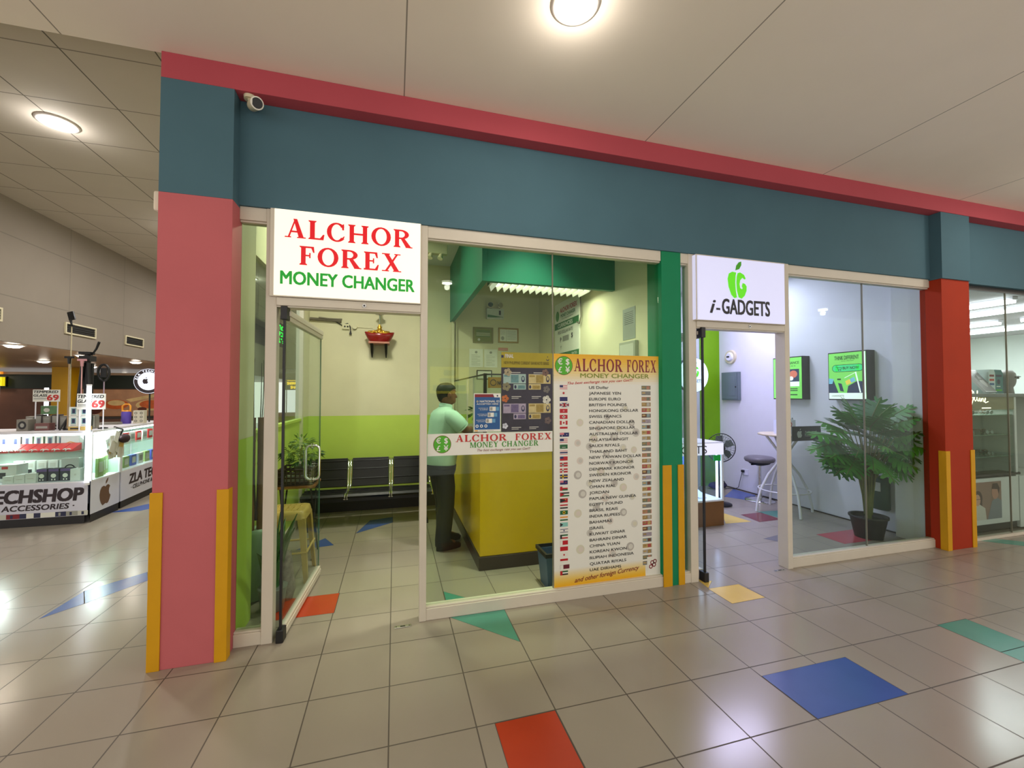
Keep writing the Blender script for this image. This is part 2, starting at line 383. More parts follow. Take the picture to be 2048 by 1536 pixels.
# ------------------------------------------------------------------ the shop row: band, fascia, pillars
mb = MB(); mb.box(-1.335, 16, 2.88, 3.2, 3.445, 3.6, M_band); struct(mb.build('trim_1', bevel=.003), 'crimson band running above the teal fascia')
mb = MB(); mb.box(-1.3, 16, 2.985, 3.2, 2.775, 3.445, M_teal); struct(mb.build('wall_front', bevel=.003), 'teal fascia above the shop windows')
def guard(x0, x1, yf, z1, parent, w=.055, t=.008):
    for xa, xb, xo in ((x0-t, x0+w, x0-t), (x1-w, x1+t, x1)):
        g = MB(); g.box(xa, xb, yf-t, yf-.0005, 0, z1, M_yellow)
        g.box(xo, xo+t, yf-.0005, yf+w, 0, z1, M_yellow); g.build('corner_guard', parent, bevel=.0015)
mb = MB(); mb.box(-1.335, -.955, 2.88, 3.05, 0, 2.762, M_pink); mb.box(-1.335, -.955, 2.88, 3.05, 2.762, 3.445, M_teal)
mb.box(-1.335, -.962, 3.05, 3.36, 0, 1.28, M_lime); mb.box(-1.335, -.962, 3.05, 3.36, 1.28, 3.9, M_cream)
p = struct(mb.build('pillar', bevel=.002), 'square pink and teal pillar at the corner of the shop row'); guard(-1.335, -.955, 2.88, 1.01, p)
mb = MB(); mb.box(5.375, 5.80, 2.90, 3.085, 0, 2.762, M_orange); mb.box(5.365, 5.80, 2.885, 3.085, 2.762, 3.445, M_teal)
p = struct(mb.build('pillar', bevel=.002), 'square orange and teal pillar between the two right-hand shops'); guard(5.375, 5.80, 2.90, 1.0, p)
mb = MB(); mb.box(2.137, 2.325, 2.995, 3.2, 0, 2.775, M_green)
p = struct(mb.build('pillar', bevel=.002), 'narrow green pillar between the two lit doorways')
for a, b in ((2.13, 2.212), (2.275, 2.332)):
    g = MB(); g.box(a, b, 2.987, 2.9945, 0, .99, M_yellow); g.build('corner_guard', p)
# ------------------------------------------------------------------ walls of the money changer
mb = MB()
mb.box(-1.16, 2.16, 6.1, 6.2, 0, 1.285, M_lime); mb.box(-1.16, 2.16, 6.1, 6.2, 1.285, 3.5, M_cream); struct(mb.build('wall_back'))
mb = MB(); mb.box(-1.1, .72, 6.07, 6.1, 0, .15, M_dark); struct(mb.build('baseboard_back'))
mb = MB(); mb.box(2.15, 2.32, 3.2, 6.1, 0, 3.5, M_cream); struct(mb.build('wall_partition'))
mb = MB(); mb.box(-1.16, -1.1, 5.70, 6.1, 0, 1.285, M_lime); mb.box(-1.16, -1.1, 5.70, 6.1, 1.285, 3.9, M_cream); struct(mb.build('wall_left'))
mb = MB(); mb.box(-1.16, 2.32, 3.2, 6.2, 3.45, 3.55, M_white); struct(mb.build('ceiling_money_changer'))
mb = MB(); mb.box(-1.15, -1.12, 3.36, 5.70, .1, 1.25, M_lime)
w = struct(mb.build('window_1'), 'glazed side wall of the left shop over a lime green panel')
g = MB(); g.box(-1.138, -1.13, 3.36, 5.70, 1.28, 2.72, M_glass2); g.build('glass_pane', w)
g = MB(); g.box(-1.16, -1.1, 3.36, 5.70, 0, .1, M_frame); g.box(-1.16, -1.1, 3.36, 5.70, 1.25, 1.28, M_lime); g.box(-1.16, -1.1, 3.36, 5.70, 2.72, 3.9, M_cream)
g.box(-1.16, -1.1, 4.5, 4.53, 1.28, 2.72, M_frame); g.build('window_frame', w, bevel=.002)
mb = MB(); mb.box(-1.17, -1.09, 5.66, 5.72, 0, 3.4, M_frame); struct(mb.build('trim_2', bevel=.003))
# dropped teal box over the counter, open underneath
mb = MB(); mb.box(.775, .83, 3.78, 6.1, 2.63, 3.45, M_soff); mb.box(.83, 2.15, 3.78, 3.835, 2.63, 3.45, M_soff); struct(mb.build('trim_3', bevel=.002), 'dropped teal green box around the counter ceiling')
mb = MB(); mb.box(.79, .83, 6.02, 6.1, 0, 2.63, M_cream); mb.box(.85, .87, 6.06, 6.1, 0, 2.63, M_cream); struct(mb.build('trim_4', bevel=.002))
# ------------------------------------------------------------------ walls of the gadget shop
mb = MB(); mb.box(2.32, 5.1, 6.1, 6.2, 0, 3.5, M_white); mb.box(5.1, 5.6, 6.08, 6.2, 0, 3.5, M_lime2); struct(mb.build('wall_back_gadget_shop'))
mb = MB(); mb.box(5.5, 5.62, 3.08, 6.1, 0, 3.5, M_white); struct(mb.build('wall_right')); mb = MB(); mb.box(5.385, 5.5, 3.09, 3.36, 0, 3.29, M_white); struct(mb.build('trim_7'), 'white pilaster behind the orange pillar')
mb = MB(); mb.box(5.485, 5.5, 3.36, 6.08, 0, .012, M_dark); struct(mb.build('baseboard_right'))
mb = MB(); mb.box(2.32, 5.62, 3.2, 6.2, 3.3, 3.4, M_white); struct(mb.build('ceiling_gadget_shop'))
mb = MB(); mb.box(2.32, 2.326, 3.2, 6.1, 0, 3.4, M_white); struct(mb.build('wall_gadget_shop_left'))
# ------------------------------------------------------------------ walls of the optical shop
M_optw = mat('pale_mint_wall', (226, 234, 228), .6, var=.02)
mb = MB(); mb.box(5.62, 15, 6.1, 6.2, 0, 3.5, M_optw); mb.box(5.62, 15, 6.07, 6.1, 2.28, 2.36, mat('grey_rail', (150, 158, 152), .5)); struct(mb.build('wall_back_optical_shop'))
mb = MB(); mb.box(5.62, 5.66, 3.09, 6.1, 0, 3.5, M_optw); struct(mb.build('wall_optical_shop_left'))
mb = MB(); mb.box(11.9, 12.0, 3.2, 6.1, 0, 2.76, M_optw); struct(mb.build('wall_optical_shop_right'))
M_optc = mat('grey_ceiling', (176, 174, 176), .7, var=.06, scale=4)
mb = MB(); mb.box(5.62, 15, 3.05, 6.2, 2.76, 2.84, M_optc); struct(mb.build('ceiling_optical_shop'))
# ------------------------------------------------------------------ corridor behind the camera and ends of the halls
M_back = mat('far_shop_wall', (150, 140, 126), .6, var=.15, scale=.8)
mb = MB(); mb.box(16, 16.1, -2.2, 3.2, 0, 3.6, M_cream); struct(mb.build('wall_east'))
mb = MB(); mb.box(.4, 2.9, -7.0, -6.8, 0, 3.0, M_back); struct(mb.build('wall_opposite'))
mb = MB(); mb.box(-1.16, -1.1, 6.1, 22, 0, 3.9, M_cream); struct(mb.build('wall_side_hall'))
mb = MB(); mb.box(-4.44, -1.1, 22, 22.1, 0, 4, M_bulk); struct(mb.build('wall_side_hall_end'))

# ------------------------------------------------------------------ shop windows
def window(name, x0, x1, joints, label, sill=.08, head=2.69, yf=3.0, headrail=True, glass=M_glass):
    mb = MB(); mb.box(x0, x1, yf, yf+.08, 0, sill, M_frame); mb.box(x0, x1, yf+.008, yf+.07, sill, sill+.012, M_frame)
    if headrail: mb.box(x0, x1, yf, yf+.08, head, 2.775, M_frame); mb.box(x0, x1, yf+.012, yf+.07, head-.012, head, M_frame)
    w = struct(mb.build(name, bevel=.003), label)
    xs = [x0]+joints+[x1]
    for a, b in zip(xs, xs[1:]):
        g = MB(); g.box(a+.002, b-.002, 3.036, 3.046, sill+.012, head-.012, glass); g.build('glass_pane', w)
    for j in joints:
        g = MB(); g.box(j-.0035, j+.0035, 3.034, 3.048, sill+.012, head-.012, mat('silicone_joint', (120, 116, 100), .4)); g.build('joint_strip', w)
    return w
window('window_2', -.955, -.80, [], 'narrow glass beside the pink pillar')
window('window_3', .222, 2.135, [1.183], 'large two pane window of the left shop')
window('window_4', 2.325, 2.405, [], 'slim pane beside the narrow green pillar')
window('window_5', 3.48, 5.375, [4.47], 'large two pane window of the gadget shop')
M_drk = mat('dark_rail', (20, 22, 22), .4)
w = window('window_6', 5.80, 9.5, [6.69, 8.2], 'tall glass front of the optical shop', sill=.012, head=2.74, glass=M_glass2, headrail=False)
g = MB(); g.box(5.80, 9.5, 3.03, 3.06, 2.725, 2.775, M_drk); g.box(5.80, 9.5, 3.02, 3.06, 0, .02, M_frame); g.build('window_frame', w)
mb = MB(); mb.box(9.5, 16, 3.0, 3.2, 0, 2.775, M_back); struct(mb.build('wall_front_far'))
def post(x0, x1, y0, y1, label):
    mb = MB(); mb.box(x0, x1, y0, y1, 0, 2.775, M_frame); return struct(mb.build('trim_5', bevel=.003), label)
post(-.80, -.735, 2.995, 3.075, 'door post left of the red lettered sign'); post(.174, .222, 2.995, 3.075, 'door post right of the red lettered sign')
post(2.40, 2.475, 2.995, 3.075, 'door post left of the green logo sign'); post(3.425, 3.48, 2.985, 3.09, 'door post right of the green logo sign')

# ------------------------------------------------------------------ glass doors, both standing open into the shops
def glass_door(name, px, py, dx, dy, label, hand=1, L=1.0):
    """leaf from the pivot along (dx, dy)"""
    d = Vector((dx, dy, 0)).normalized(); n = Vector((d.y, -d.x, 0)); P = Vector((px, py, 0)); Z = Vector((0, 0, 1))
    def ob(mb, s0, s1, t, z0, z1, m): mb.obox(P+d*(s0+s1)/2+Z*(z0+z1)/2, d*(s1-s0)/2, n*t, Z*(z1-z0)/2, m)
    g = MB(); ob(g, .006, L, .005, .085, 2.07, M_glass2); root = struct(g.build(name), label)
    e = MB(); ob(e, L, L+.003, .005, .085, 2.07, M_edge); e.build('glass_edge', root)
    r = MB(); ob(r, .05, L, .018, .012, .085, M_frame); ob(r, .05, L, .022, .03, .062, M_frame); r.build('bottom_rail', root, bevel=.003)
    r = MB(); ob(r, .05, L, .018, 2.06, 2.135, M_frame); ob(r, .03, L-.03, .028, 2.09, 2.12, M_frame); r.build('top_rail', root, bevel=.003)
    k = MB(); ob(k, -.004, .014, .007, .06, 2.1, M_black); k.build('edge_seal', root)
    k = MB(); ob(k, -.02, .05, .022, .0, .08, M_black); k.build('pivot_shoe', root, bevel=.004)
    k = MB(); ob(k, -.015, .05, .02, 2.06, 2.148, M_black); k.build('pivot_cap', root, bevel=.004)
    c = P+d*(L*.76)
    for sgn in (1, -1):
        h = MB(); za, zb, out, rad = .88, 1.155, .052, .036
        q = [(.006, zb)]+[(out-rad+rad*math.sin(PI/2*i/6), zb-rad+rad*math.cos(PI/2*i/6)) for i in range(7)]
        q += [(out-rad+rad*math.cos(PI/2*i/6), za+rad-rad*math.sin(PI/2*i/6)) for i in range(7)]+[(.006, za)]
        pts = [c+n*sgn*u+Z*v for u, v in q]
        h.tube(pts, .0105, M_chrome, 10)
        for z in (za, zb): h.ring(c+n*sgn*.005+Z*z, c+n*sgn*.012+Z*z, .017, .017, 14, M_chrome)
        h.build('door_handle', root)
    return root
glass_door('door_1', -.69, 3.0, .062, 1.0, 'glass door standing open under the red lettered sign')
glass_door('door_2', 2.53, 2.985, .02, 1.0, 'glass door standing open under the green logo sign')
for x0, x1, lab in ((-.735, .174, 'door header under the red lettered sign'), (2.475, 3.425, 'door header under the green logo sign')):
    mb = MB(); mb.box(x0, x1, 2.985, 3.08, 2.15, 2.203, M_frame); mb.box(x0, x1, 2.992, 3.08, 2.14, 2.15, M_frame)
    o = struct(mb.build('trim_6', bevel=.003), lab)
    k = MB(); k.ring(((x0+x1)/2+.08, 2.9845, 2.176), ((x0+x1)/2+.08, 2.981, 2.176), .013, .013, 16, M_steel); k.ring(((x0+x1)/2+.08, 2.982, 2.176), ((x0+x1)/2+.08, 2.9795, 2.176), .006, .006, 10, M_dark); k.build('lock_cylinder', o)
# ------------------------------------------------------------------ lit signs over the doors
S_face1 = mat('lit_white_acrylic', (232, 230, 216), .3, emit=.62, ergb=(255, 250, 232), var=.0)
S_face2 = mat('lit_cool_acrylic', (196, 198, 232), .3, emit=.52, ergb=(222, 224, 255), var=.0)
S_red = mat('lit_red_vinyl', (214, 10, 24), .4, emit=.35, ergb=(230, 6, 26), var=0)
S_grn = mat('lit_green_vinyl', (10, 160, 44), .4, emit=.25, ergb=(6, 170, 40), var=0)
S_logo = mat('lit_lime_vinyl', (96, 214, 10), .4, emit=.45, ergb=(84, 220, 0), var=0)
S_logo2 = mat('lit_dark_lime_vinyl', (62, 150, 10), .4, emit=.25, ergb=(50, 150, 0), var=0)
S_blk = mat('black_vinyl', (20, 18, 26), .4, var=0)
t = thing('shop_sign', 'white backlit shop sign with red serif capitals over the open left door', 'sign', (-.30, 2.985, 2.205))
mb = MB(); mb.box(-.775, .174, 2.975, 3.10, 2.205, 2.775, M_frame); mb.build('housing', t, bevel=.003)
mb = MB(); mb.box(-.748, .168, 2.966, 2.975, 2.212, 2.77, S_face1)
pl = PL(mb, (-.748, 2.966, 2.212))
pl.serif('ALCHOR', .06, .378, .124, .80, S_red); pl.serif('FOREX', .145, .205, .124, .64, S_red)
pl.text('MONEY CHANGER', .04, .075, .082, S_grn, w=.835, bold=.024); mb.build('face_panel', t)
t = thing('shop_sign', 'pale backlit shop sign with a green fruit logo over the right door', 'sign', (2.92, 2.985, 2.205))
mb = MB(); mb.box(2.445, 3.40, 2.955, 3.10, 2.203, 2.765, M_frame); mb.box(2.442, 2.446, 2.958, 3.0, 2.21, 2.76, S_face2); mb.build('housing', t, bevel=.002)
mb = MB(); mb.box(2.455, 3.385, 2.945, 2.955, 2.208, 2.752, S_face2); pl = PL(mb, (2.455, 2.945, 2.208))
def logo_ig(pl, cx, cy, s, m, rim, d=.002):
    """a fruit made of an i and a G, with a leaf"""
    L = [(-.02, .48), (-.2, .5), (-.36, .42), (-.42, .22), (-.38, -.08), (-.26, -.38), (-.12, -.5), (.0, -.46), (-.05, -.2), (-.07, .1), (-.05, .36)]
    out = [(.04, .46), (.16, .5), (.34, .42), (.42, .28), (.36, .24), (.26, .3), (.16, .2), (.13, .05), (.16, -.1), (.24, -.14), (.27, -.1), (.23, -.02), (.27, .1), (.38, .08), (.46, -.02), (.45, -.18), (.36, -.38), (.22, -.5), (.08, -.46), (.0, -.2), (-.02, .1), (.0, .32)]
    leaf = [(-.06, .56), (-.02, .74), (.1, .88), (.22, .92), (.22, .78), (.12, .62)]
    for P, mm in ((L, m), (out, m), (leaf, rim)):
        c = (sum(p[0] for p in P)/len(P), sum(p[1] for p in P)/len(P))
        pl.poly([(cx+s*x, cy+s*y) for x, y in P], mm, d+.0004)
    return
logo_ig(pl, .40, .315, .23, S_logo, S_logo2)
pl.text('i', .12, .062, .115, S_blk, shear=.28, bold=.02, sx=1.25); pl.text('-', .185, .065, .1, S_blk, bold=.02); pl.text('GADGETS', .245, .062, .125, S_blk, w=.51, bold=.022)
mb.build('face_panel', t)

# ------------------------------------------------------------------ small things fixed to the fronts
M_cam = mat('ivory_plastic', (214, 204, 172), .45, var=.02)
t = thing('security_camera', 'ivory bullet security camera under the crimson band beside the teal pillar', 'camera', (-.86, 2.93, 3.44))
def rawring(name, pts, m, par, n=16):
    g = MB(); g.tube(pts, [p[3] for p in pts] if len(pts[0]) > 3 else .02, m, n); return g.build(name, par)
g = MB(); g.ring((-.885, 2.93, 3.4445), (-.885, 2.93, 3.425), .036, .034, 20, M_cam); g.ring((-.885, 2.93, 3.425), (-.865, 2.915, 3.385), .016, .014, 12, M_cam); g.build('mount', t)
g = MB(); g.ring((-.875, 2.945, 3.40), (-.81, 2.80, 3.33), .032, .036, 20, M_cam); g.build('body', t)
g = MB(); g.ring((-.8101, 2.8001, 3.3301), (-.8065, 2.794, 3.327), .036, .036, 20, mat('camera_rim', (232, 228, 214), .4)); g.ring((-.807, 2.795, 3.3274), (-.8055, 2.7915, 3.3257), .029, .029, 20, M_black); g.build('lens', t)
t = thing('emergency_light', 'clear boxed wall lamp on the outer side of the teal pillar', 'lamp', (-1.335, 2.97, 2.76))
g = MB(); g.box(-1.352, -1.336, 2.93, 3.05, 2.66, 2.80, M_cam); g.build('back_plate', t, bevel=.004)
g = MB(); g.box(-1.39, -1.352, 2.94, 3.04, 2.67, 2.79, mat('clear_lamp_cover', (226, 214, 196), .2)); g.build('lamp_cover', t, bevel=.012)
g = MB(); g.tube([(-1.35, 3.0, 2.66), (-1.345, 3.0, 2.62), (-1.338, 2.98, 2.60)], .006, M_cam); g.build('cable', t)
for x, y, lab in ((.065, 2.97, 'steel floor strike plate in front of the left doorway'), (3.33, 2.99, 'steel floor strike plate in front of the right doorway')):
    t = thing('strike_plate', lab, 'plate', (x, y, 0))
    g = MB(); g.box(x-.055, x+.055, y-.014, y+.014, .0008, .004, M_steel); g.build('plate', t, bevel=.001)
    g = MB(); g.box(x-.016, x+.016, y-.006, y+.006, .004, .0046, M_black); g.build('slot', t)
    for k in (-.043, .043):
        g = MB(); g.ring((x+k, y, .004), (x+k, y, .0052), .004, .004, 10, M_dark); g.build('screw', t)

# ------------------------------------------------------------------ ceiling lamps of the halls
M_lens = mat('lamp_lens', (255, 250, 240), .4, emit=14, ergb=(255, 247, 232), var=0)
M_lens2 = mat('lamp_lens_cool', (255, 250, 240), .4, emit=14, ergb=(245, 248, 255), var=0)
M_ring = mat('lamp_ring', (214, 206, 198), .35)
def downlight(x, y, z, power, label, r=.1, col=COL_CORR, group=None, lens=M_lens, drop=.055, glow=.5):
    t = thing('ceiling_light', label, 'ceiling light', (x, y, z), group)
    g = MB(); g.lathe([(r*1.32, 0), (r*1.34, -.006), (r*1.18, -.014), (r*1.02, -.012), (r, -.004)], (x, y, z), M_ring, 32); g.build('trim_ring', t)
    g = MB(); g.lathe([(r*.95, -.0045), (r*.9, -.02), (r*.6, -.036), (.005, -.04)], (x, y, z), lens, 24); g.build('lens', t)
    lamp_light('AREA', (x, y, z-.045), power, col, r*1.8, parent=t); lamp_light('POINT', (x, y, z-drop-.06), power*glow, col, .05, parent=t)
    return t
GL = 'round lamps along the corridor ceiling'
downlight(.89, 1.95, 3.6, POW_CORR, 'bright round lamp in the pale corridor ceiling above the shops', r=.095)
for x in (-10.3, -6.6, -2.85, 6.0, 9.7, 13.4): downlight(x, 1.95, 3.6, POW_CORR, 'round lamp further along the corridor ceiling', group=GL)
for x in (-10.3, -6.6, -2.85, .89, 6.0, 9.7, 13.4): downlight(x, -1.37, 3.6, POW_CORR, 'round lamp in the second row of the corridor ceiling', group='second row of corridor lamps')
M_lensd = M_lens2
downlight(-2.79, 4.44, 3.9, POW_LEFT, 'round lamp with an open metal rim in the panelled side ceiling', r=.105, col=(1, .97, .95), lens=M_lens2, glow=.12)
for x, y in ((-2.79, 6.9), (-2.79, 9.4), (-2.79, 14.5)): downlight(x, y, 3.9, POW_LEFT, 'round lamp deeper in the panelled side ceiling, in a row with one added lamp', col=(1, .97, .95), group='side hall lamps', lens=M_lens2, glow=.1)  # first one, hidden by the pillar, is added to brighten the floor below
for x, y in ((-4.62, 6.75), (-6.28, 9.82), (-4.75, 8.2), (-4.75, 9.6), (-7.87, 15.36), (-6.48, 11.46), (-9.5, 12.5), (-7.6, 8.4)):
    downlight(x, y, 2.2, 4.5, 'small round lamp in the low warm food court ceiling', r=.085, col=(1, .86, .7), group='food court ceiling lamps', drop=.03, glow=.1)

# ------------------------------------------------------------------ printed things stuck on the front glass
P_white = mat('white_print', (226, 226, 216), .45, var=.01); P_red = mat('red_print', (186, 38, 34), .45, var=0); P_maroon = mat('maroon_print', (124, 20, 34), .45, var=0)
P_green = mat('green_print', (60, 142, 40), .45, var=0); P_lgreen = mat('bright_green_print', (74, 168, 20), .45, var=0); P_dkgreen = mat('dark_green_print', (36, 110, 52), .45, var=0)
P_olive = mat('olive_print', (120, 136, 16), .45, var=0); P_gold = mat('gold_print', (226, 168, 16), .45, var=.03); P_black = mat('black_print', (26, 26, 28), .45, var=0)
P_grey = mat('grey_print', (150, 150, 142), .45, var=0); P_lgrey = mat('light_grey_print', (196, 196, 186), .45, var=0); P_blue = mat('blue_print', (20, 82, 140), .45, var=.03); P_navy = mat('navy_print', (30, 34, 70), .45, var=.04)
P_pink = mat('pink_print', (214, 150, 158), .45, var=0)
def coin_logo(pl, x, y, r, d=.001):
    pl.disc(x, y, r, r, P_maroon, d); pl.disc(x, y, r*.95, r*.95, P_lgreen, d+.0004)
    for s, a, b in (('€', -.42, .12), ('$', .42, .12), ('£', -.42, -.72), ('¥', .42, -.72)): pl.text(s, x+a*r, y+b*r, r*.58, P_white, d+.0012, align='C', bold=.02)
def sheet(name, x0, x1, z0, z1, label, cat, m, y=3.0345, par=None):
    mb = MB(); mb.box(x0, x1, y, y+.0014, z0, z1, m); return mb, PL(mb, (x0, y, z0)), x1-x0, z1-z0
mb, pl, w, h = sheet('glass_sticker', .228, 1.178, 1.135, 1.292, '', '', P_white)
coin_logo(pl, .105, h*.52, .064); pl.serif('ALCHOR', .20, .095, .05, .385, P_red); pl.serif('FOREX', .65, .095, .05, .29, P_red)
pl.serif('MONEY CHANGER', .305, .05, .04, .53, P_green); pl.text('The best exchange rate you can Get!!!', .36, .022, .017, P_maroon, w=.41, shear=.35)
tag(mb.build('glass_sticker'), 'long white sticker with red and green lettering across the left window', 'sticker')
# the tall list of currencies
mb, pl, w, h = sheet('poster', 1.189, 2.128, .092, 1.893, '', '', P_white, y=3.034)
for i in range(12):
    k = i/11; pl.rect(0, h-.235+.235*i/12, w-.0, h-.235+.235*(i+1)/12, mat('gold_fade_%d' % i, (int(226), int(222-(52*k)), int(206-186*k)), .45, var=0), .0004)
    pl.rect(0, .13-.13*(i+1)/12, w-.14*(1 if i < 20 else 0), .13-.13*i/12, mat('gold_fade_%d' % i, (226, 180, 30), .45, var=0), .0004)
coin_logo(pl, .085, h-.092, .075); pl.serif('ALCHOR', .17, h-.135, .1, .43, P_maroon, .0014); pl.serif('FOREX', .64, h-.135, .1, .275, P_maroon, .0014)
pl.text('MONEY CHANGER', .225, h-.185, .034, P_olive, w=.62, bold=.015, d=.002)
pl.text('The best exchange rate you can Get!!!', .115, h-.241, .021, P_red, w=.58, shear=.35, slope=.055, bold=.008)
names = ['US Dollar', 'JAPANESE YEN', 'EUROPE EURO', 'BRITISH POUNDS', 'HONGKONG DOLLAR', 'SWISS FRANCS', 'CANADIAN DOLLAR', 'SINGAPORE DOLLAR', 'AUSTRALIAN DOLLAR', 'MALAYSIA RINGIT', 'SAUDI RIYALS', 'THAILAND BAHT', 'NEW TAIWAN DOLLAR', 'NORWAY KRONOR', 'DENMARK KRONOR', 'SWEDEN KRONOR', 'NEW ZEALAND', 'OMAN RIAL', 'JORDAN', 'PAPUA NEW GUINEA', 'EGYPT POUND', 'BRASIL REAIS', 'INDIA RUPEES', 'BAHAMAS', 'ISRAEL', 'KUWAIT DINAR', 'BAHRAIN DINAR', 'CHINA YUAN', 'KOREAN KWON', 'RUPIAH INDONESIA', 'QUATAR RIYALS', 'UAE DIRHAMS']
FW = mat('flag_white', (224, 222, 212), .45, var=0); FR = mat('flag_red', (178, 16, 30), .45, var=0); FB = mat('flag_blue', (26, 28, 92), .45, var=0); FG = mat('flag_green', (16, 92, 44), .45, var=0)
FK = mat('flag_black', (20, 18, 18), .45, var=0); FY = mat('flag_yellow', (220, 186, 40), .45, var=0); FA = mat('flag_aqua', (130, 190, 180), .45, var=0); FM = mat('flag_maroon', (96, 14, 32), .45, var=0); FO = mat('flag_orange', (224, 150, 50), .45, var=0); FS = mat('flag_pink', (204, 120, 130), .45, var=0)
def flag(x, y, w, h, spec):
    for q in spec:
        m = q[0]
        if m == 'h':
            n = len(q)-1
            for i, c in enumerate(q[1:]): pl.rect(x, y+h-h*(i+1)/n, x+w, y+h-h*i/n, c, .0008)
        elif m == 'v':
            n = len(q)-1
            for i, c in enumerate(q[1:]): pl.rect(x+w*i/n, y, x+w*(i+1)/n, y+h, c, .0008)
        elif m == 'r': pl.rect(x+w*q[1], y+h*q[2], x+w*q[3], y+h*q[4], q[5], .0012+.0002*len(q))
        elif m == 'd': pl.disc(x+w*q[1], y+h*q[2], q[3]*h, q[3]*h, q[4], .0018, 12)
        elif m == 't': pl.poly([(x, y), (x+w*q[1], y+h/2), (x, y+h)], q[2], .0014)
        elif m == 'x':
            for a, b in (((0, 0), (1, 1)), ((0, 1), (1, 0))): pl.line([(x+w*a[0], y+h*a[1]), (x+w*b[0], y+h*b[1])], h*q[1], q[2], .0012)
def cross(bg, fg, i=None):
    r = [('h', bg), ('r', .3, 0, .46, 1, fg), ('r', 0, .4, 1, .62, fg)]
    if i: r += [('r', .35, 0, .41, 1, i), ('r', 0, .47, 1, .55, i)]
    return r
flags = [[('h', FS, FW, FS, FW, FS), ('r', 0, .45, .42, 1, FB)], [('h', FW), ('d', .5, .5, .28, FR)], [('h', FB), ('d', .5, .5, .1, FB)], [('h', FB), ('x', .2, FW), ('r', .42, 0, .58, 1, FR), ('r', 0, .4, 1, .6, FR)],
         [('h', FR), ('d', .5, .5, .25, FS)], [('h', FR), ('r', .42, .2, .58, .8, FW), ('r', .28, .38, .72, .62, FW)], [('v', FR, FW, FW, FR), ('d', .5, .5, .25, FR)], [('h', FR, FW)], [('h', FB), ('r', 0, .5, .45, 1, FS), ('d', .25, .25, .12, FW), ('d', .75, .5, .1, FW)],
         [('h', FS, FW, FS, FW, FS), ('r', 0, .4, .5, 1, FB), ('d', .25, .7, .14, FY)], [('h', FG), ('r', .25, .3, .75, .4, FW)], [('h', FS, FW, FB, FB, FW, FS)], [('h', FR), ('r', 0, .5, .45, 1, FB), ('d', .22, .75, .14, FW)], cross(FR, FW, FB), cross(FR, FW), cross(FB, FY),
         [('h', FB), ('r', 0, .5, .45, 1, FS), ('d', .75, .5, .12, FR)], [('h', FW, FR, FG), ('r', 0, 0, .3, 1, FR)], [('h', FK, FW, FG), ('t', .5, FR)], [('h', FR), ('t', .9, FK), ('d', .7, .7, .12, FY)], [('h', FR, FW, FK)], [('h', FG), ('d', .5, .5, .36, FY), ('d', .5, .5, .2, FB)], [('h', FO, FW, FG)],
         [('h', FA, FA, FA), ('t', .4, FK)], [('h', FW), ('r', 0, .8, 1, .92, FB), ('r', 0, .08, 1, .2, FB), ('d', .5, .5, .18, FB)], [('h', FG, FW, FR), ('r', 0, 0, .22, 1, FK)], [('h', FR), ('r', 0, 0, .3, 1, FW)], [('h', FR), ('d', .2, .7, .12, FR)], [('h', FW), ('d', .5, .5, .22, FR)], [('h', FR, FW)], [('h', FM), ('r', 0, 0, .33, 1, FW)], [('h', FG, FW, FK), ('r', 0, 0, .28, 1, FR)]]
rnd = random.Random(4)
C_c = [mat('coin_print_%d' % i, c, .45, var=0) for i, c in enumerate(((204, 203, 192), (194, 192, 182), (206, 203, 180), (176, 172, 164), (210, 200, 188)))]
coins = [(.62, .26), (.46, .33), (.22, .37), (.68, .38), (.38, .42), (.56, .43), (.72, .46), (.34, .5), (.52, .49), (.2, .53), (.6, .58), (.3, .56), (.7, .6), (.45, .62), (.22, .67), (.66, .69), (.5, .7), (.4, .76), (.2, .78), (.72, .82), (.3, .85), (.52, .86), (.6, .9), (.24, .93), (.44, .97), (.68, .98), (.36, 1.04), (.2, 1.08), (.6, 1.1), (.48, 1.16), (.7, 1.2), (.3, 1.24), (.22, 1.36), (.66, 1.38), (.5, 1.42)]
for i, (cx, cy) in enumerate(coins):
    m = C_c[i % 5]; r = rnd.uniform(.026, .036); pl.disc(cx, h-.17-cy, r, r, m, .0006, 18); pl.disc(cx+.004, h-.17-cy, r*.6, r*.6, C_c[(i+2) % 5], .0008, 14)
nt_c = [mat('note_print_%d' % i, c, .45, var=.25, scale=60) for i, c in enumerate(((110, 116, 96), (150, 126, 74), (150, 140, 150), (168, 164, 156), (170, 120, 96), (96, 60, 40), (176, 150, 96), (120, 120, 116), (164, 70, 66), (130, 150, 150)))]
for i, n in enumerate(names):
    y = h-.262-i*.0463
    pl.text(n, .3, y-.011, .021, P_black, d=.0022, sx=1.42, bold=.012)
    flag(.05, y-.015, .065+(.012 if i in (3, 8, 18, 30) else 0), .032, flags[i])
    x = .775; wd = .085; m = nt_c[(i*7) % 10]; pl.rect(x, y-.016, x+wd, y+.016, m, .0008)
    m2 = nt_c[(i*3+4) % 10]; pl.rect(x+wd*.55, y-.013, x+wd*.9, y+.013, m2, .0012); pl.rect(x+.006, y-.004, x+wd*.4, y+.009, nt_c[(i*5+1) % 10], .0012)
pl.text('and other foreign Currency', .17, .02, .034, P_maroon, w=.57, shear=.35, slope=.07, bold=.008)
pl.rect(w-.125, .02, w-.02, .15, P_white, .002)
for a, b in ((0, 0), (.03, .012), (.012, .032), (.038, .04)): pl.arc(w-.09+a, .07+b, .018, .018, .008, .008, 0, 360, P_maroon, .0024, 12)
tag(mb.build('poster'), 'tall white poster listing currencies with small flags on the left window', 'poster')
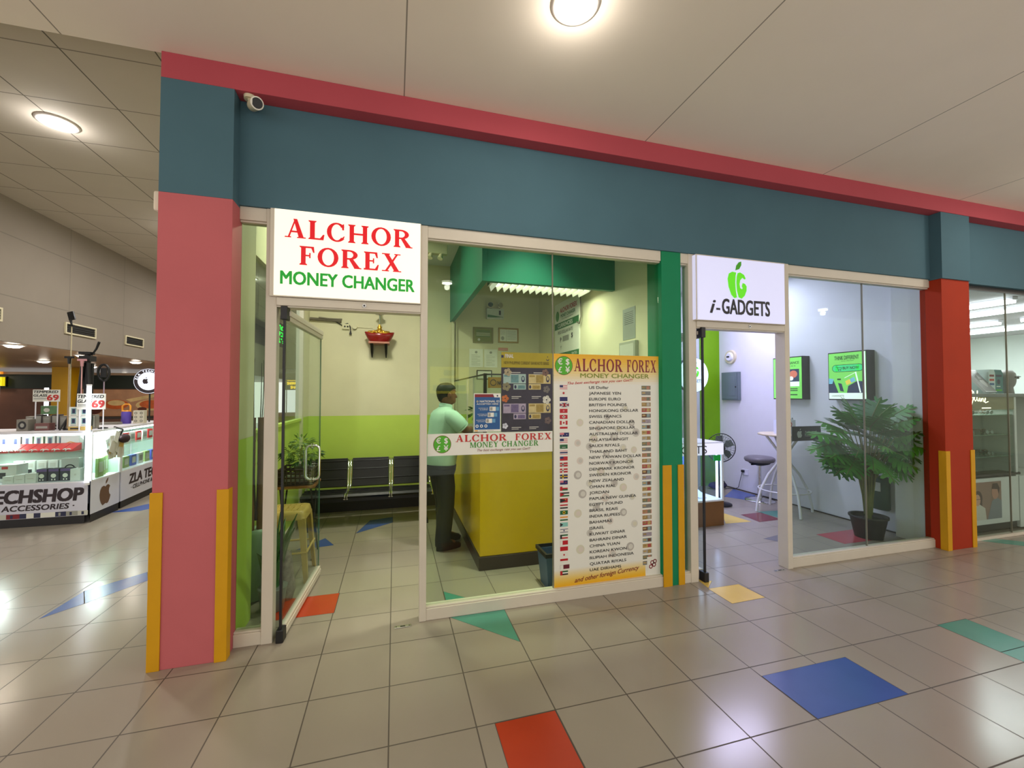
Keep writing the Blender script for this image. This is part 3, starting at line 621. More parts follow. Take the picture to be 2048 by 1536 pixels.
# blue notice
mb, pl, w, h = sheet('poster', .562, .766, 1.30, 1.583, '', '', P_white, y=3.033)
pl.rect(.006, .016, w-.006, h-.006, P_blue, .0005); pl.poly([(.006, h-.028), (w*.75, h-.028), (w*.7, h-.006), (.006, h-.006)], P_maroon, .001); pl.poly([(w*.76, h-.03), (w-.006, h-.03), (w-.006, h-.006), (w*.71, h-.006)], P_white, .001)
pl.disc(w*.87, h-.018, .006, .006, P_navy, .0016, 10); pl.text('NATIONAL ID', .044, h-.066, .014, P_white, w=.148, bold=.02); pl.text('ACCEPTED HERE', .02, h-.084, .0105, P_white, w=.165, bold=.015); pl.disc(.027, h-.06, .009, .009, P_grey, .0012, 12)
for i, (a, b) in enumerate((('NATIONAL ID', 'CARD'), ('NATIONAL ID', 'IN PAPER FORM'), ('DIGITAL', 'NATIONAL ID'))):
    y = h-.125-i*.044; pl.text(a, .105-i*.008, y+.012, .0065, P_white, w=.07, align='R'); pl.text(b, .105-i*.008, y+.001, .0065, P_white, w=.06, align='R')
    pl.rect(.118-i*.014, y-.006, .165-i*.014, y+.026, P_white, .001); pl.rect(.122-i*.014, y-.002, .14-i*.014, y+.022, P_grey, .0014); pl.rect(.168-i*.014, y-.004, .19-i*.014, y+.024, mat('pale_blue_print', (90, 150, 190), .45, var=0), .001)
for i in range(3): pl.disc(.024+.033*i, .042, .0115, .0115, P_white, .0012, 14); pl.disc(.024+.033*i, .042, .006, .006, P_blue, .0016, 8)
pl.rect(.006, .004, .03, .012, P_gold, .001); pl.rect(.04, .005, .09, .011, P_lgrey, .001); pl.rect(.1, .005, .15, .011, P_lgrey, .001)
tag(mb.build('poster'), 'small blue identity card notice on the left window above the white sticker', 'poster')
# dark banknote poster with an olive heading
P_oliveh = mat('olive_gold_print', (156, 142, 12), .45, var=.08); P_dark = mat('banknote_poster_ground', (40, 36, 50), .4, var=.35, scale=14)
mb, pl, w, h = sheet('poster', .77, 1.18, 1.294, 1.893, '', '', P_dark, y=3.0345)
pl.rect(0, h-.115, w, h, P_oliveh, .0006); pl.text('FINAL', .03, h-.042, .028, P_lgrey, w=.065, bold=.02); pl.rect(0, h-.042, .018, h-.022, P_navy, .001); pl.text('NEW PHILIPPINE CURRENT BANKNOTE SERIES', .02, h-.09, .022, mat('dim_olive_text', (96, 84, 6), .5, var=0), w=w-.05, bold=.01)
pl.arc(w-.04, h-.045, .012, .014, .005, .005, 180, 360, P_navy, .001, 8); pl.disc(w-.04, h-.028, .004, .004, P_navy, .001, 8)
for (x, y, c, c2) in ((.015, h-.235, (150, 176, 166), (90, 130, 130)), (.215, h-.235, (190, 176, 120), (150, 130, 60)), (.015, .14, (158, 148, 166), (96, 84, 120)), (.215, .14, (190, 130, 130), (150, 60, 66))):
    a = mat('note_a_%d' % c[0], c, .45, var=.12, scale=40); b = mat('note_b_%d' % c2[0], c2, .45, var=.2, scale=50)
    pl.rect(x, y, x+.178, y+.072, a, .0008); pl.rect(x+.06, y+.006, x+.12, y+.066, b, .0012); pl.disc(x+.155, y+.034, .014, .024, P_navy, .0014, 14); pl.disc(x+.155, y+.038, .008, .014, a, .0018, 10); pl.rect(x+.006, y+.05, x+.05, y+.064, b, .0012)
    pl.rect(x+(.08 if x < .1 else 0), y-.046, x+(.178 if x < .1 else .098), y-.004, a, .0008); pl.disc(x+(.095 if x < .1 else .012), y-.026, .009, .014, P_navy, .0012, 10); pl.rect(x+(.115 if x < .1 else .03), y-.04, x+(.17 if x < .1 else .09), y-.014, b, .0012)
for (x, y) in ((.075, h-.155), (.255, h-.155), (.08, .262), (.24, .262), (.08, .03), (.22, .03)): pl.rect(x, y, x+.075, y+.005, P_lgrey, .001); pl.rect(x, y-.012, x+.055, y-.008, P_lgrey, .001)
for (x, y, r, c) in ((.04, .34, .035, (120, 116, 84)), (.03, .25, .03, (176, 96, 40)), (.36, .24, .036, (200, 200, 186)), (.05, h-.15, .032, (150, 140, 110)), (.36, .32, .03, (100, 96, 90)), (.35, h-.15, .03, (110, 84, 70)), (.03, .045, .024, (196, 200, 220)), (.37, .08, .03, (96, 80, 76))):
    m = mat('poster_motif_%d' % int(x*1000+y*7), c, .45, var=.3, scale=70)
    for k in range(5): pl.disc(x+r*.55*math.cos(k*1.256), y+r*.55*math.sin(k*1.256), r*.42, r*.42, m, .0009+k*.0001, 10)
tag(mb.build('poster'), 'dark banknote poster with an olive heading on the left window', 'poster')
# ------------------------------------------------------------------ money changer: lamps
def ceiling_panel(x, y, z, w, d, power, col, label, lens, group=None, spread=None):
    t = thing('ceiling_light', label, 'ceiling light', (x, y, z), group)
    g = MB(); g.box(x-w/2-.02, x+w/2+.02, y-d/2-.02, y+d/2+.02, z-.03, z, M_ring); g.build('trim_frame', t, bevel=.003)
    g = MB(); g.box(x-w/2, x+w/2, y-d/2, y+d/2, z-.034, z-.03, lens); g.build('diffuser', t)
    lamp_light('AREA', (x, y, z-.036), power, col, w, d, parent=t, spread=spread); return t
M_difw = mat('diffuser_greenish', (250, 255, 235), .4, emit=4, ergb=(246, 255, 226), var=0); M_difc = mat('diffuser_cool', (240, 240, 255), .4, emit=4, ergb=(226, 226, 255), var=0)
ceiling_panel(-.35, 4.5, 3.45, .3, .3, POW_FOREX, COL_FOREX, 'square lamp in the left shop ceiling above the black bench', M_difw)
ceiling_panel(1.2, 3.32, 3.45, .2, .2, POW_FOREX*.55, COL_FOREX, 'added square lamp brightening the yellow counter from the left shop ceiling', M_difw, spread=1.5)  # unseen lamp added to brighten the counter front; narrow spread spares the teal box
# louvred lamp inside the teal box
t = thing('louvre_lamp', 'white louvred lamp showing below the teal green box', 'ceiling light', (1.5, 4.2, 2.67))
g = MB(); g.box(.95, 2.06, 4.05, 4.35, 2.73, 2.79, M_ring); g.build('housing', t)
g = MB(); g.box(1.0, 2.02, 4.1, 4.3, 2.722, 2.73, M_difw); g.build('tube', t)
g = MB()
for i in range(15): g.add([(.97+i*.073, 4.06, 2.725), (1.02+i*.073, 4.06, 2.725), (.985+i*.073, 4.06, 2.675), (.97+i*.073, 4.34, 2.725), (1.02+i*.073, 4.34, 2.725), (.985+i*.073, 4.34, 2.675)], [(0, 1, 2), (3, 5, 4), (0, 3, 4, 1), (1, 4, 5, 2), (2, 5, 3, 0)], S_face1)
g.build('louvre', t)
for x in (1.05, 1.95):
    g = MB(); g.ring((x, 4.2, 2.79), (x, 4.2, 3.449), .006, .006, 8, M_steel); g.build('hanger', t)
lamp_light('AREA', (1.5, 4.2, 2.67), POW_FOREX*.55, COL_FOREX, 1.0, .25, parent=t)

# ------------------------------------------------------------------ bench of linked chairs
M_leath = mat('black_leather', (13, 13, 14), .32, spec=.5, bump=.05, bscale=200)
t = thing('waiting_bench', 'row of black linked chairs with chrome side frames along the lime wall', 'bench', (-.29, 5.6, 0))
for i, cx in enumerate((-.80, -.29, .22)):
    prof = [(5.28, .375), (5.30, .40), (5.42, .405), (5.55, .395), (5.66, .39), (5.70, .41), (5.735, .50), (5.765, .60), (5.79, .70), (5.80, .752)]
    def slab(ps, th):
        n = len(ps); up = ps; lo = []
        for k in range(n):
            a = ps[max(0, k-1)]; b = ps[min(n-1, k+1)]; L = math.hypot(b[0]-a[0], b[1]-a[1]); lo.append((ps[k][0]+(b[1]-a[1])/L*th, ps[k][1]-(b[0]-a[0])/L*th))
        return up+lo[::-1]
    g = MB(); g.prism(slab(prof[:5], .05), cx-.235, cx+.235, M_leath, axis=0)
    for k in (.33, .66): g.box(cx-.235, cx+.235, 5.29+.37*k-.004, 5.29+.37*k+.004, .4, .412, M_black)
    g.build('seat', t, bevel=.008)
    g = MB(); g.prism(slab(prof[5:], .04), cx-.225, cx+.225, M_leath, axis=0)
    for z, y in ((.50, 5.728), (.62, 5.76), (.72, 5.787)): g.ring((cx-.222, y, z), (cx+.222, y, z), .006, .006, 8, M_leath)
    g.build('backrest', t, bevel=.008)
    for s in (-1, 1):
        x = cx+s*.24
        g = MB(); g.tube([(x, 5.30, .34), (x, 5.34, .375), (x, 5.6, .37), (x, 5.67, .385), (x, 5.71, .44), (x, 5.75, .58), (x, 5.785, .72), (x, 5.81, .735), (x, 5.80, .68)], .012, M_chrome, 8); g.build('side_frame', t)
g = MB(); g.box(-1.06, .48, 5.46, 5.54, .27, .335, M_black); g.build('beam', t, bevel=.004)
for x in (-.95, .38):
    g = MB(); g.box(x-.025, x+.025, 5.47, 5.53, .05, .28, M_black); g.box(x-.025, x+.025, 5.25, 5.78, .02, .06, M_black); g.box(x-.03, x+.03, 5.25, 5.3, 0, .03, M_black); g.box(x-.03, x+.03, 5.73, 5.78, 0, .03, M_black); g.build('leg', t, bevel=.004)

# ------------------------------------------------------------------ red ornament boat on its wall shelf, and the fittings above
t = thing('wall_shelf', 'small pinkish wall shelf on two dark tapered brackets above the bench', 'shelf', (-.20, 6.1, 2.27))
g = MB(); g.box(-.34, -.07, 5.86, 6.1, 2.262, 2.285, mat('pink_shelf', (190, 128, 112), .4)); g.build('board', t, bevel=.003)
for x in (-.30, -.115):
    g = MB(); g.loft([[(x-a, y0, z), (x+a, y0, z), (x+a, 6.098, z), (x-a, 6.098, z)] for a, y0, z in ((.006, 6.05, 2.085), (.014, 6.0, 2.15), (.019, 5.9, 2.262))], mat('dark_bracket', (30, 28, 26), .4), smooth=False); g.build('bracket', t)
t = thing('model_boat', 'red lacquer ornament boat heaped with gold on the wall shelf', 'ornament', (-.20, 5.96, 2.285))
M_lac = mat('red_lacquer', (140, 16, 18), .2, coat=.5, var=.1); M_gold = mat('gold_heap', (214, 164, 62), .3, metal=.8, var=.25, scale=30)
g = MB(); R_ = []
for z, a, b in ((2.286, .10, .05), (2.31, .13, .065), (2.36, .165, .085), (2.395, .175, .09), (2.40, .165, .08)):
    R_.append([(-.20+a*math.cos(2*PI*k/24)*(1+.12*abs(math.cos(2*PI*k/24))**3), 5.96+b*math.sin(2*PI*k/24), z+(.028*abs(math.cos(2*PI*k/24))**3 if z > 2.33 else 0)) for k in range(24)])
g.loft(R_, M_lac); g.build('hull', t)
g = MB(); rnd = random.Random(7)
for k in range(60):
    a = rnd.uniform(0, 2*PI); r = rnd.uniform(0, 1)**.6; x = -.20+.15*r*math.cos(a); y = 5.96+.07*r*math.sin(a); z = 2.395+.045*(1-r)+.02*abs(math.cos(a))*r; g.ball((x, y, z), .024, .024, .022, M_gold, 8, 5)
g.lathe([(.045, 2.42), (.04, 2.46), (.024, 2.468), (.034, 2.49), (.014, 2.512), (.02, 2.522), (.004, 2.53)], (-.20, 5.96, 0), M_gold, 12); g.build('gold_heap', t)
t = thing('ceiling_rod', 'chrome rod with a round cap above the red ornament boat', 'fitting', (-.2, 5.96, 2.54))
g = MB(); g.ring((-.2, 5.96, 2.53), (-.2, 5.96, 2.66), .008, .008, 10, M_steel); g.build('rod', t)
g = MB(); g.lathe([(.02, 2.655), (.055, 2.662), (.06, 2.672), (.02, 2.69), (.012, 3.449)], (-.2, 5.96, 0), M_steel, 20); g.build('round_cap', t)
t = thing('cable_duct', 'grey cable bundle with sockets and a hanging plug on the wall left of the ornament', 'cable', (-.85, 6.1, 2.56))
M_gcab = mat('grey_cable', (110, 102, 88), .6)
g = MB(); g.tube([(-1.09, 6.07, 2.585), (-.9, 6.07, 2.58), (-.7, 6.07, 2.572)], .02, M_gcab); g.tube([(-.98, 6.05, 2.60), (-.85, 6.05, 2.59), (-.69, 6.055, 2.59)], .012, M_gcab); g.build('bundle', t)
g = MB(); g.tube([(-.78, 6.085, 2.565), (-.7, 6.085, 2.52), (-.62, 6.085, 2.545), (-.585, 6.085, 2.50), (-.583, 6.08, 2.44)], .006, M_black); g.ring((-.583, 6.08, 2.44), (-.583, 6.08, 2.395), .009, .018, 10, M_black); g.build('hanging_plug', t)
g = MB(); g.box(-.69, -.6, 6.07, 6.1, 2.465, 2.535, M_cream); g.box(-.665, -.645, 6.062, 6.07, 2.49, 2.51, M_black); g.box(-.63, -.61, 6.062, 6.07, 2.49, 2.51, M_black); g.build('socket_plate', t, bevel=.003)
g = MB(); g.ring((-.53, 6.1, 2.5), (-.53, 6.065, 2.5), .035, .03, 18, M_cream); g.tube([(-.5, 6.092, 2.5), (-.38, 6.092, 2.495), (-.3, 6.092, 2.495)], .004, M_cream); g.build('junction_box', t)

# ------------------------------------------------------------------ counter
t = thing('service_counter', 'glossy yellow service counter on a dark plinth behind the left window', 'counter', (1.4, 4.7, 0))
M_yc = mat('yellow_laminate', (238, 192, 0), .22, spec=.5, var=.05, scale=2)
g = MB(); g.prism([(.745, 3.71), (2.14, 3.71), (2.14, 4.35), (1.3, 4.35), (1.3, 5.85), (.745, 5.85)], .122, 1.13, M_yc); g.build('body', t, bevel=.006)
g = MB(); g.prism([(.735, 3.70), (2.14, 3.70), (2.14, 4.35), (1.3, 4.35), (1.3, 5.85), (.735, 5.85)], 0, .12, mat('dark_plinth', (62, 48, 42), .35)); g.build('plinth', t, bevel=.004)
g = MB(); g.prism([(.72, 3.69), (2.14, 3.69), (2.14, 4.4), (1.32, 4.4), (1.32, 5.87), (.72, 5.87)], 1.132, 1.165, mat('grey_worktop', (150, 150, 140), .3)); g.build('worktop', t, bevel=.004)
t = thing('counter_screen', 'clear cashier screen standing on the yellow counter', 'screen', (.95, 4.5, 1.165))
g = MB(); g.box(.80, .806, 3.80, 4.35, 1.166, 1.755, M_glass2); g.box(.80, .806, 4.75, 5.8, 1.166, 1.755, M_glass2); g.build('side_pane', t)
g = MB(); g.box(.82, 2.1, 3.78, 3.786, 1.166, 1.755, M_glass2); g.build('front_pane', t)
g = MB(); g.box(.792, .82, 3.772, 3.80, 1.166, 1.77, M_dark); g.box(.796, .81, 3.8, 5.8, 1.755, 1.768, M_dark); g.box(.82, 2.1, 3.776, 3.79, 1.755, 1.768, M_dark); g.box(.796, .81, 4.35, 4.362, 1.166, 1.755, M_frame); g.box(.796, .81, 4.74, 4.75, 1.166, 1.755, M_frame); g.build('edge_frame', t)
t = thing('notice', 'brown no smoking style notice taped inside the cashier screen', 'notice', (.95, 3.775, 1.6))
mb = MB(); mb.box(.83, 1.0, 3.768, 3.772, 1.635, 1.735, mat('brown_sign', (142, 106, 30), .5)); pl = PL(mb, (.83, 3.768, 1.635)); pl.arc(.05, .05, .03, .03, .006, .006, 0, 360, P_black, .001, 16); pl.text('NO S', .09, .03, .035, P_black, w=.075, bold=.02)
o = mb.build('plate', t)
t = thing('card_terminal', 'dark counter terminal with a small keypad in front of the man', 'terminal', (.9, 4.72, 1.165))
g = MB(); g.loft([[(.84, 4.6, 1.166), (.98, 4.6, 1.166), (.98, 4.85, 1.166), (.84, 4.85, 1.166)], [(.84, 4.6, 1.185), (.98, 4.6, 1.21), (.98, 4.85, 1.21), (.84, 4.85, 1.185)]], M_black, smooth=False); g.build('case', t, bevel=.004)
g = MB(); g.add([(.86, 4.63, 1.191), (.96, 4.63, 1.2085), (.96, 4.82, 1.2085), (.86, 4.82, 1.191)], [(0, 1, 2, 3)], mat('screen_grey', (86, 92, 92), .2)); g.build('display', t)
t = thing('desk_plant', 'small green plant on the counter behind the cashier screen', 'plant', (1.02, 5.2, 1.165))
g = MB(); g.lathe([(.05, 0), (.065, .09), (.06, .095)], (1.02, 5.2, 1.166), M_cream, 16); g.build('pot', t)
M_leaf = mat('leaf_mid', (66, 110, 44), .45, var=.2, scale=20)
def bush(mb, c, R, n, L, m, seed, flat=1):
    r = random.Random(seed)
    for i in range(n):
        d = Vector((r.gauss(0, 1), r.gauss(0, 1), r.gauss(.15, .8)*flat)).normalized(); p = Vector(c)+Vector((d.x*R, d.y*R, d.z*R*flat))*r.uniform(.55, 1)
        s = d.cross(Vector((0, 0, 1))); s = s.normalized() if s.length > .01 else Vector((1, 0, 0)); l = L*r.uniform(.7, 1.2); tip = p+d*l-Vector((0, 0, l*.25)); mid = p+d*l*.5
        mb.add([p, mid+s*l*.2, tip, mid-s*l*.2], [(0, 1, 2), (0, 2, 3)], m)
g = MB(); bush(g, (1.02, 5.2, 1.36), .1, 70, .09, M_leaf, 3); g.build('foliage', t)

# ------------------------------------------------------------------ framed papers and lamps on the back wall
def frame_on_back(x0, x1, z0, z1, fm, label, fill, draw, name='framed_certificate', cat='frame', y=6.1, fw=.022):
    t = thing(name, label, cat, ((x0+x1)/2, y, z0))
    g = MB(); g.box(x0, x1, y-.02, y, z0, z0+fw, fm); g.box(x0, x1, y-.02, y, z1-fw, z1, fm); g.box(x0, x0+fw, y-.02, y, z0+fw, z1-fw, fm); g.box(x1-fw, x1, y-.02, y, z0+fw, z1-fw, fm); g.build('frame', t, bevel=.002)
    g = MB(); g.box(x0+fw, x1-fw, y-.012, y-.001, z0+fw, z1-fw, fill); draw(PL(g, (x0+fw, y-.012, z0+fw)), x1-x0-2*fw, z1-z0-2*fw); g.build('sheet', t)
M_gf = mat('gilt_frame', (150, 120, 40), .4, metal=.3); M_of = mat('olive_frame', (120, 112, 26), .4); P_ol = mat('olive_sheet', (116, 124, 30), .5)
def d1(pl, w, h):
    for i in range(6): pl.rect(w*.1, h*(.86-i*.09), w*.9, h*(.83-i*.09), P_lgrey if 1 < i < 5 else P_dkgreen)
    pl.disc(w*.25, h*.15, .02, .02, P_lgrey)
def d2(pl, w, h):
    pl.rect(w*.36, .0, w*.37, h, P_black)
    for i in range(8): pl.rect(w*.42, h*(.9-i*.1), w*.93, h*(.87-i*.1), P_grey)
    for i in range(5): pl.rect(w*.05, h*(.9-i*.08), w*.3, h*(.88-i*.08), P_grey)
    pl.disc(w*.16, h*.25, .025, .03, P_grey)
frame_on_back(1.115, 1.42, 2.34, 2.575, M_of, 'olive framed certificate below the twin headed emergency lamp', P_ol, d1)
frame_on_back(1.50, 1.815, 2.355, 2.58, M_gf, 'gilt framed white certificate right of the olive one', P_white, d2)
def dl(pl, w, h):
    pl.disc(w*.5, h*.82, .02, .018, P_grey)
    for i in range(9): pl.rect(w*.15, h*(.68-i*.07), w*(.8 if i % 3 else .6), h*(.665-i*.07), P_grey)
def paper(name, O, U, w, h, label, draw, m=None, cat='notice'):
    mb = MB(); pl = PL(mb, O, U); n = pl.N
    mb.obox(pl.p(w/2, h/2, -.0012), pl.U*w/2, pl.V*h/2, n*.0012, m or P_white); draw(pl, w, h); return tag(mb.build(name), label, cat)
paper('paper_sheet', (1.06, 6.095, 1.98), (1, 0, 0), .205, .27, 'white paper notice with a small crest on the back wall, left of a pair', dl)
paper('paper_sheet', (1.285, 6.095, 1.98), (1, 0, 0), .20, .27, 'white paper notice with short lines on the back wall, right of a pair', dl)
paper('paper_sheet', (1.50, 6.095, 2.235), (1, 0, 0), .15, .045, 'salmon coloured paper strip under the gilt framed certificate', lambda pl, w, h: pl.rect(.01, .015, w-.01, .03, P_pink), mat('salmon_paper', (206, 140, 110), .6))
frame_on_back(1.17, 1.40, 1.80, 1.935, M_dark, 'black framed white card low on the back wall behind the cashier screen', P_white, lambda pl, w, h: pl.rect(w*.2, h*.4, w*.8, h*.6, P_lgrey), fw=.012)
def twin_lamp(x, y, z, w, label, k=1.0):
    t = thing('emergency_light', label, 'emergency lamp', (x, y, z))
    g = MB(); g.box(x-w/2, x+w/2, y-.07, y, z, z+.155*k, mat('white_case', (206, 210, 206), .4))
    pl = PL(g, (x-w/2, y-.07, z)); pl.poly([(w*.04, .02), (w*.5, .02), (w*.95, .03), (w*.95, .024), (w*.04, .06)], P_dkgreen); pl.rect(w*.7, .06*k, w*.82, .125*k, P_black); g.build('case', t, bevel=.006)
    for s in (-1, 1):
        g = MB(); c = Vector((x+s*w*.27, y-.06, z+.155*k+.05)); g.lathe([(.018, -.05), (.014, -.03)], c, M_black, 10); g.ring(c+Vector((0, .03, 0)), c+Vector((s*.006, -.02, 0)), .03, .05, 20, M_cam); hd = g.build('lamp_head', t); g = MB(); g.ring(c+Vector((s*.006, -.021, 0)), c+Vector((s*.007, -.026, 0)), .042, .036, 20, M_chrome); g.build('reflector', hd)
twin_lamp(1.44, 6.1, 2.70, .26, 'twin headed emergency lamp on the back wall above the certificates')
t = thing('emergency_light', 'white boxed emergency lamp under the shop ceiling at the upper left of the window', 'emergency lamp', (.48, 5.0, 3.45))
g = MB(); g.box(.34, .60, 4.98, 5.06, 3.25, 3.45, mat('ivory_case', (196, 190, 160), .4)); g.build('case', t, bevel=.006)
for x in (.41, .53):
    g = MB(); g.ring((x, 5.0, 3.25), (x-.02, 4.98, 3.19), .02, .034, 16, M_cam); g.build('lamp_head', t)
# ------------------------------------------------------------------ on the partition wall
def rate(pl, w, h):
    pl.disc(.1, h-.17, .06, .07, P_green); pl.text('ALCHOR FOREX', .2, h-.14, .06, P_red, w=w-.25, bold=.02); pl.text('MONEY CHANGER', .22, h-.205, .042, P_dkgreen, w=w-.32, bold=.02); pl.text('The best exchange rate you can Get!!!', .24, h-.235, .015, P_black, w=w-.4)
    pl.rect(0, h-.35, w, h-.265, P_dkgreen); pl.text('CURRENCIES', .12, h-.333, .05, P_white, .003, w=w-.3, bold=.02)
    pl.text('PESO DOLLAR RATE', .12, h-.42, .042, P_black, w=w-.3); pl.text('P', .2, h-.53, .06, P_black, bold=.02); pl.text('$', .56, h-.51, .06, P_black, bold=.02); pl.rect(.28, h-.53, .48, h-.46, P_grey)
    pl.text('Y', .2, h-.63, .05, P_black); pl.rect(0, h-.74, w, h-.675, P_dkgreen); pl.text('CURRENCIES', .1, h-.725, .03, P_white, .003, w=.22); pl.text('RATES', w-.2, h-.725, .03, P_white, .003, w=.15)
    for i in range(9): pl.rect(.03, h-.81-i*.06, .06, h-.78-i*.06, P_red if i % 2 else P_navy); pl.rect(.09, h-.805-i*.06, .3, h-.785-i*.06, P_grey); pl.rect(w-.2, h-.8-i*.06, w-.06, h-.785-i*.06, P_lgrey)
t = thing('rate_board', 'white hanging rate board with green bands on the partition wall', 'board', (2.1, 4.99, 1.5))
mb = MB(); pl = PL(mb, (2.128, 5.38, 1.5), (0, -1, 0)); mb.box(2.13, 2.148, 4.60, 5.38, 1.5, 2.80, P_white); rate(pl, .78, 1.30); mb.build('panel', t)
g = MB(); g.tube([(2.12, 4.63, 2.8), (2.12, 4.63, 2.95), (2.12, 4.55, 2.96), (2.12, 4.52, 2.5), (2.11, 4.55, 2.42), (2.11, 4.62, 2.45)], .008, M_gcab); g.build('hanging_cable', t)
paper('paper_sheet', (2.147, 3.63, 2.10), (0, -1, 0), .22, .3, 'grey paper notice on the partition wall above the clear holder', lambda pl, w, h: [pl.rect(.03, h-.04-i*.018, w-.03, h-.045-i*.018, P_black if i < 7 else P_grey) for i in range(14)], mat('grey_paper', (150, 156, 148), .6))
t = thing('leaflet_holder', 'clear leaflet holder on the partition wall under the grey paper notice', 'holder', (2.14, 3.5, 1.87))
g = MB(); g.box(2.11, 2.148, 3.36, 3.64, 1.87, 2.075, mat('acrylic_grey', (170, 172, 158), .25)); g.build('pocket', t, bevel=.003)
g = MB(); g.box(2.107, 2.111, 3.38, 3.62, 1.89, 2.05, P_lgrey); g.build('leaflet', t)
# ------------------------------------------------------------------ blue bin
t = thing('waste_bin', 'blue waste bin half hidden behind the tall currency poster', 'bin', (1.3, 3.3, 0))
M_bin = mat('blue_bin', (70, 96, 132), .45)
g = MB(); g.loft([[(1.3+a*sx, 3.28+b*sy, z) for sx, sy in ((-1, -1), (1, -1), (1, 1), (-1, 1))] for a, b, z in ((.10, .09, .002), (.125, .115, .28), (.125, .115, .28), (.115, .105, .275), (.092, .082, .02))], M_bin, smooth=False); g.build('body', t, bevel=.003)
g = MB(); g.loft([[(1.3+a*sx, 3.28+b*sy, z) for sx, sy in ((-1, -1), (1, -1), (1, 1), (-1, 1))] for a, b, z in ((.135, .125, .27), (.135, .125, .30), (.118, .108, .302), (.116, .106, .272))], M_black, smooth=False, cap=False); g.build('rim', t)

# ------------------------------------------------------------------ things standing by the side glass
M_pl = mat('yellow_plastic', (206, 176, 96), .35, var=.04)
t = thing('plastic_stool', 'cream yellow plastic stool beside the open left door', 'stool', (-.88, 4.05, 0))
g = MB(); cx, cy = -.88, 4.05
def sq(a, z, k=.25, n=6):
    P = []
    for qx, qy, st in ((1, 1, 0), (-1, 1, 90), (-1, -1, 180), (1, -1, 270)):
        for i in range(n):
            t_ = math.radians(st+90*i/(n-1)); P.append((cx+qx*a*(1-k)+a*k*math.cos(t_), cy+qy*a*(1-k)+a*k*math.sin(t_), z))
    return P
g.loft([sq(.165, .52), sq(.158, .56), sq(.15, .585), sq(.135, .592), sq(.05, .588)], M_pl); 
for i in range(-2, 3):
    for j in range(-2, 3): g.ring((cx+i*.045, cy+j*.045, .588), (cx+i*.045, cy+j*.045, .5945), .009, .007, 8, M_pl)
g.build('seat', t)
for sx in (-1, 1):
    for sy in (-1, 1):
        g = MB(); R_ = []
        for z, o, wd in ((0, .195, .032), (.2, .182, .04), (.42, .168, .05), (.53, .16, .06)):
            x, y = cx+sx*o, cy+sy*o; R_.append([(x, y, z), (x-sx*wd, y, z), (x-sx*wd, y-sy*.008, z), (x-sx*.008, y-sy*.008, z), (x-sx*.008, y-sy*wd, z), (x, y-sy*wd, z)])
        g.loft(R_, M_pl, smooth=False); g.build('leg', t)
g = MB()
for a, b in (((-1, -1), (1, -1)), ((1, -1), (1, 1)), ((1, 1), (-1, 1)), ((-1, 1), (-1, -1))): g.tube([(cx+a[0]*.178, cy+a[1]*.178, .25), (cx+b[0]*.178, cy+b[1]*.178, .25)], .009, M_pl, 6)
g.build('stretcher', t)
M_wood = mat('orange_wood', (150, 96, 44), .45, var=.15, scale=12)
t = thing('side_table', 'small orange wood table on thin crossed legs behind the plastic stool', 'table', (-.88, 4.5, 0))
g = MB(); g.box(-1.06, -.72, 4.33, 4.68, .69, .715, M_wood); g.build('table_top', t, bevel=.004)
for sx in (-1, 1):
    for (ya, yb) in ((4.36, 4.66), (4.66, 4.36)):
        g = MB(); g.tube([(-.89+sx*.15, ya, 0.006), (-.89+sx*.13, yb, .69)], .009, M_dark, 6); g.build('leg', t)
t = thing('rattan_basket', 'dark woven tray basket on the small orange table', 'basket', (-.88, 4.5, .715))
M_rat = mat('dark_rattan', (62, 44, 30), .6, var=.3, scale=80)
g = MB(); g.box(-1.04, -.74, 4.35, 4.66, .717, .73, M_rat)
for z in (.75, .79, .83, .865):
    g.tube([(-1.04, 4.35, z), (-.74, 4.35, z), (-.74, 4.66, z), (-1.04, 4.66, z)], .009, M_rat, 6, closed=True)
for i in range(9):
    for y in (4.35, 4.66): g.box(-1.045+i*.0375, -1.035+i*.0375, y-.006, y+.006, .725, .87, M_rat)
    for x in (-1.04, -.74): g.box(x-.006, x+.006, 4.35+i*.0385, 4.36+i*.0385, .725, .87, M_rat)
g.build('weave', t)
g = MB(); g.box(-.99, -.80, 4.40, 4.60, .73, .80, P_lgrey); g.build('paper_stack', t)
t = thing('bonsai_plant', 'green bonsai style plant standing in the dark woven tray', 'plant', (-.85, 4.5, .80))
g = MB(); g.lathe([(.05, 0), (.075, .07), (.08, .085), (.07, .08)], (-.86, 4.5, .801), mat('grey_pot', (120, 120, 108), .5), 18); g.build('pot', t)
g = MB(); g.tube([(-.86, 4.5, .87), (-.84, 4.5, .93), (-.88, 4.5, 1.0), (-.86, 4.5, 1.08)], [.016, .014, .01, .006], M_wood, 8); g.build('stem', t)
g = MB(); M_bon = mat('bonsai_leaf', (62, 104, 40), .45, var=.2, scale=20)
for c, R, s in (((-.87, 4.5, 1.10), .09, 1), ((-.95, 4.48, 1.02), .07, 2), ((-.78, 4.5, 1.0), .08, 3), ((-.86, 4.46, .95), .09, 5)): bush(g, c, R, 60, .075, M_bon, s, .6)
g.build('foliage', t)
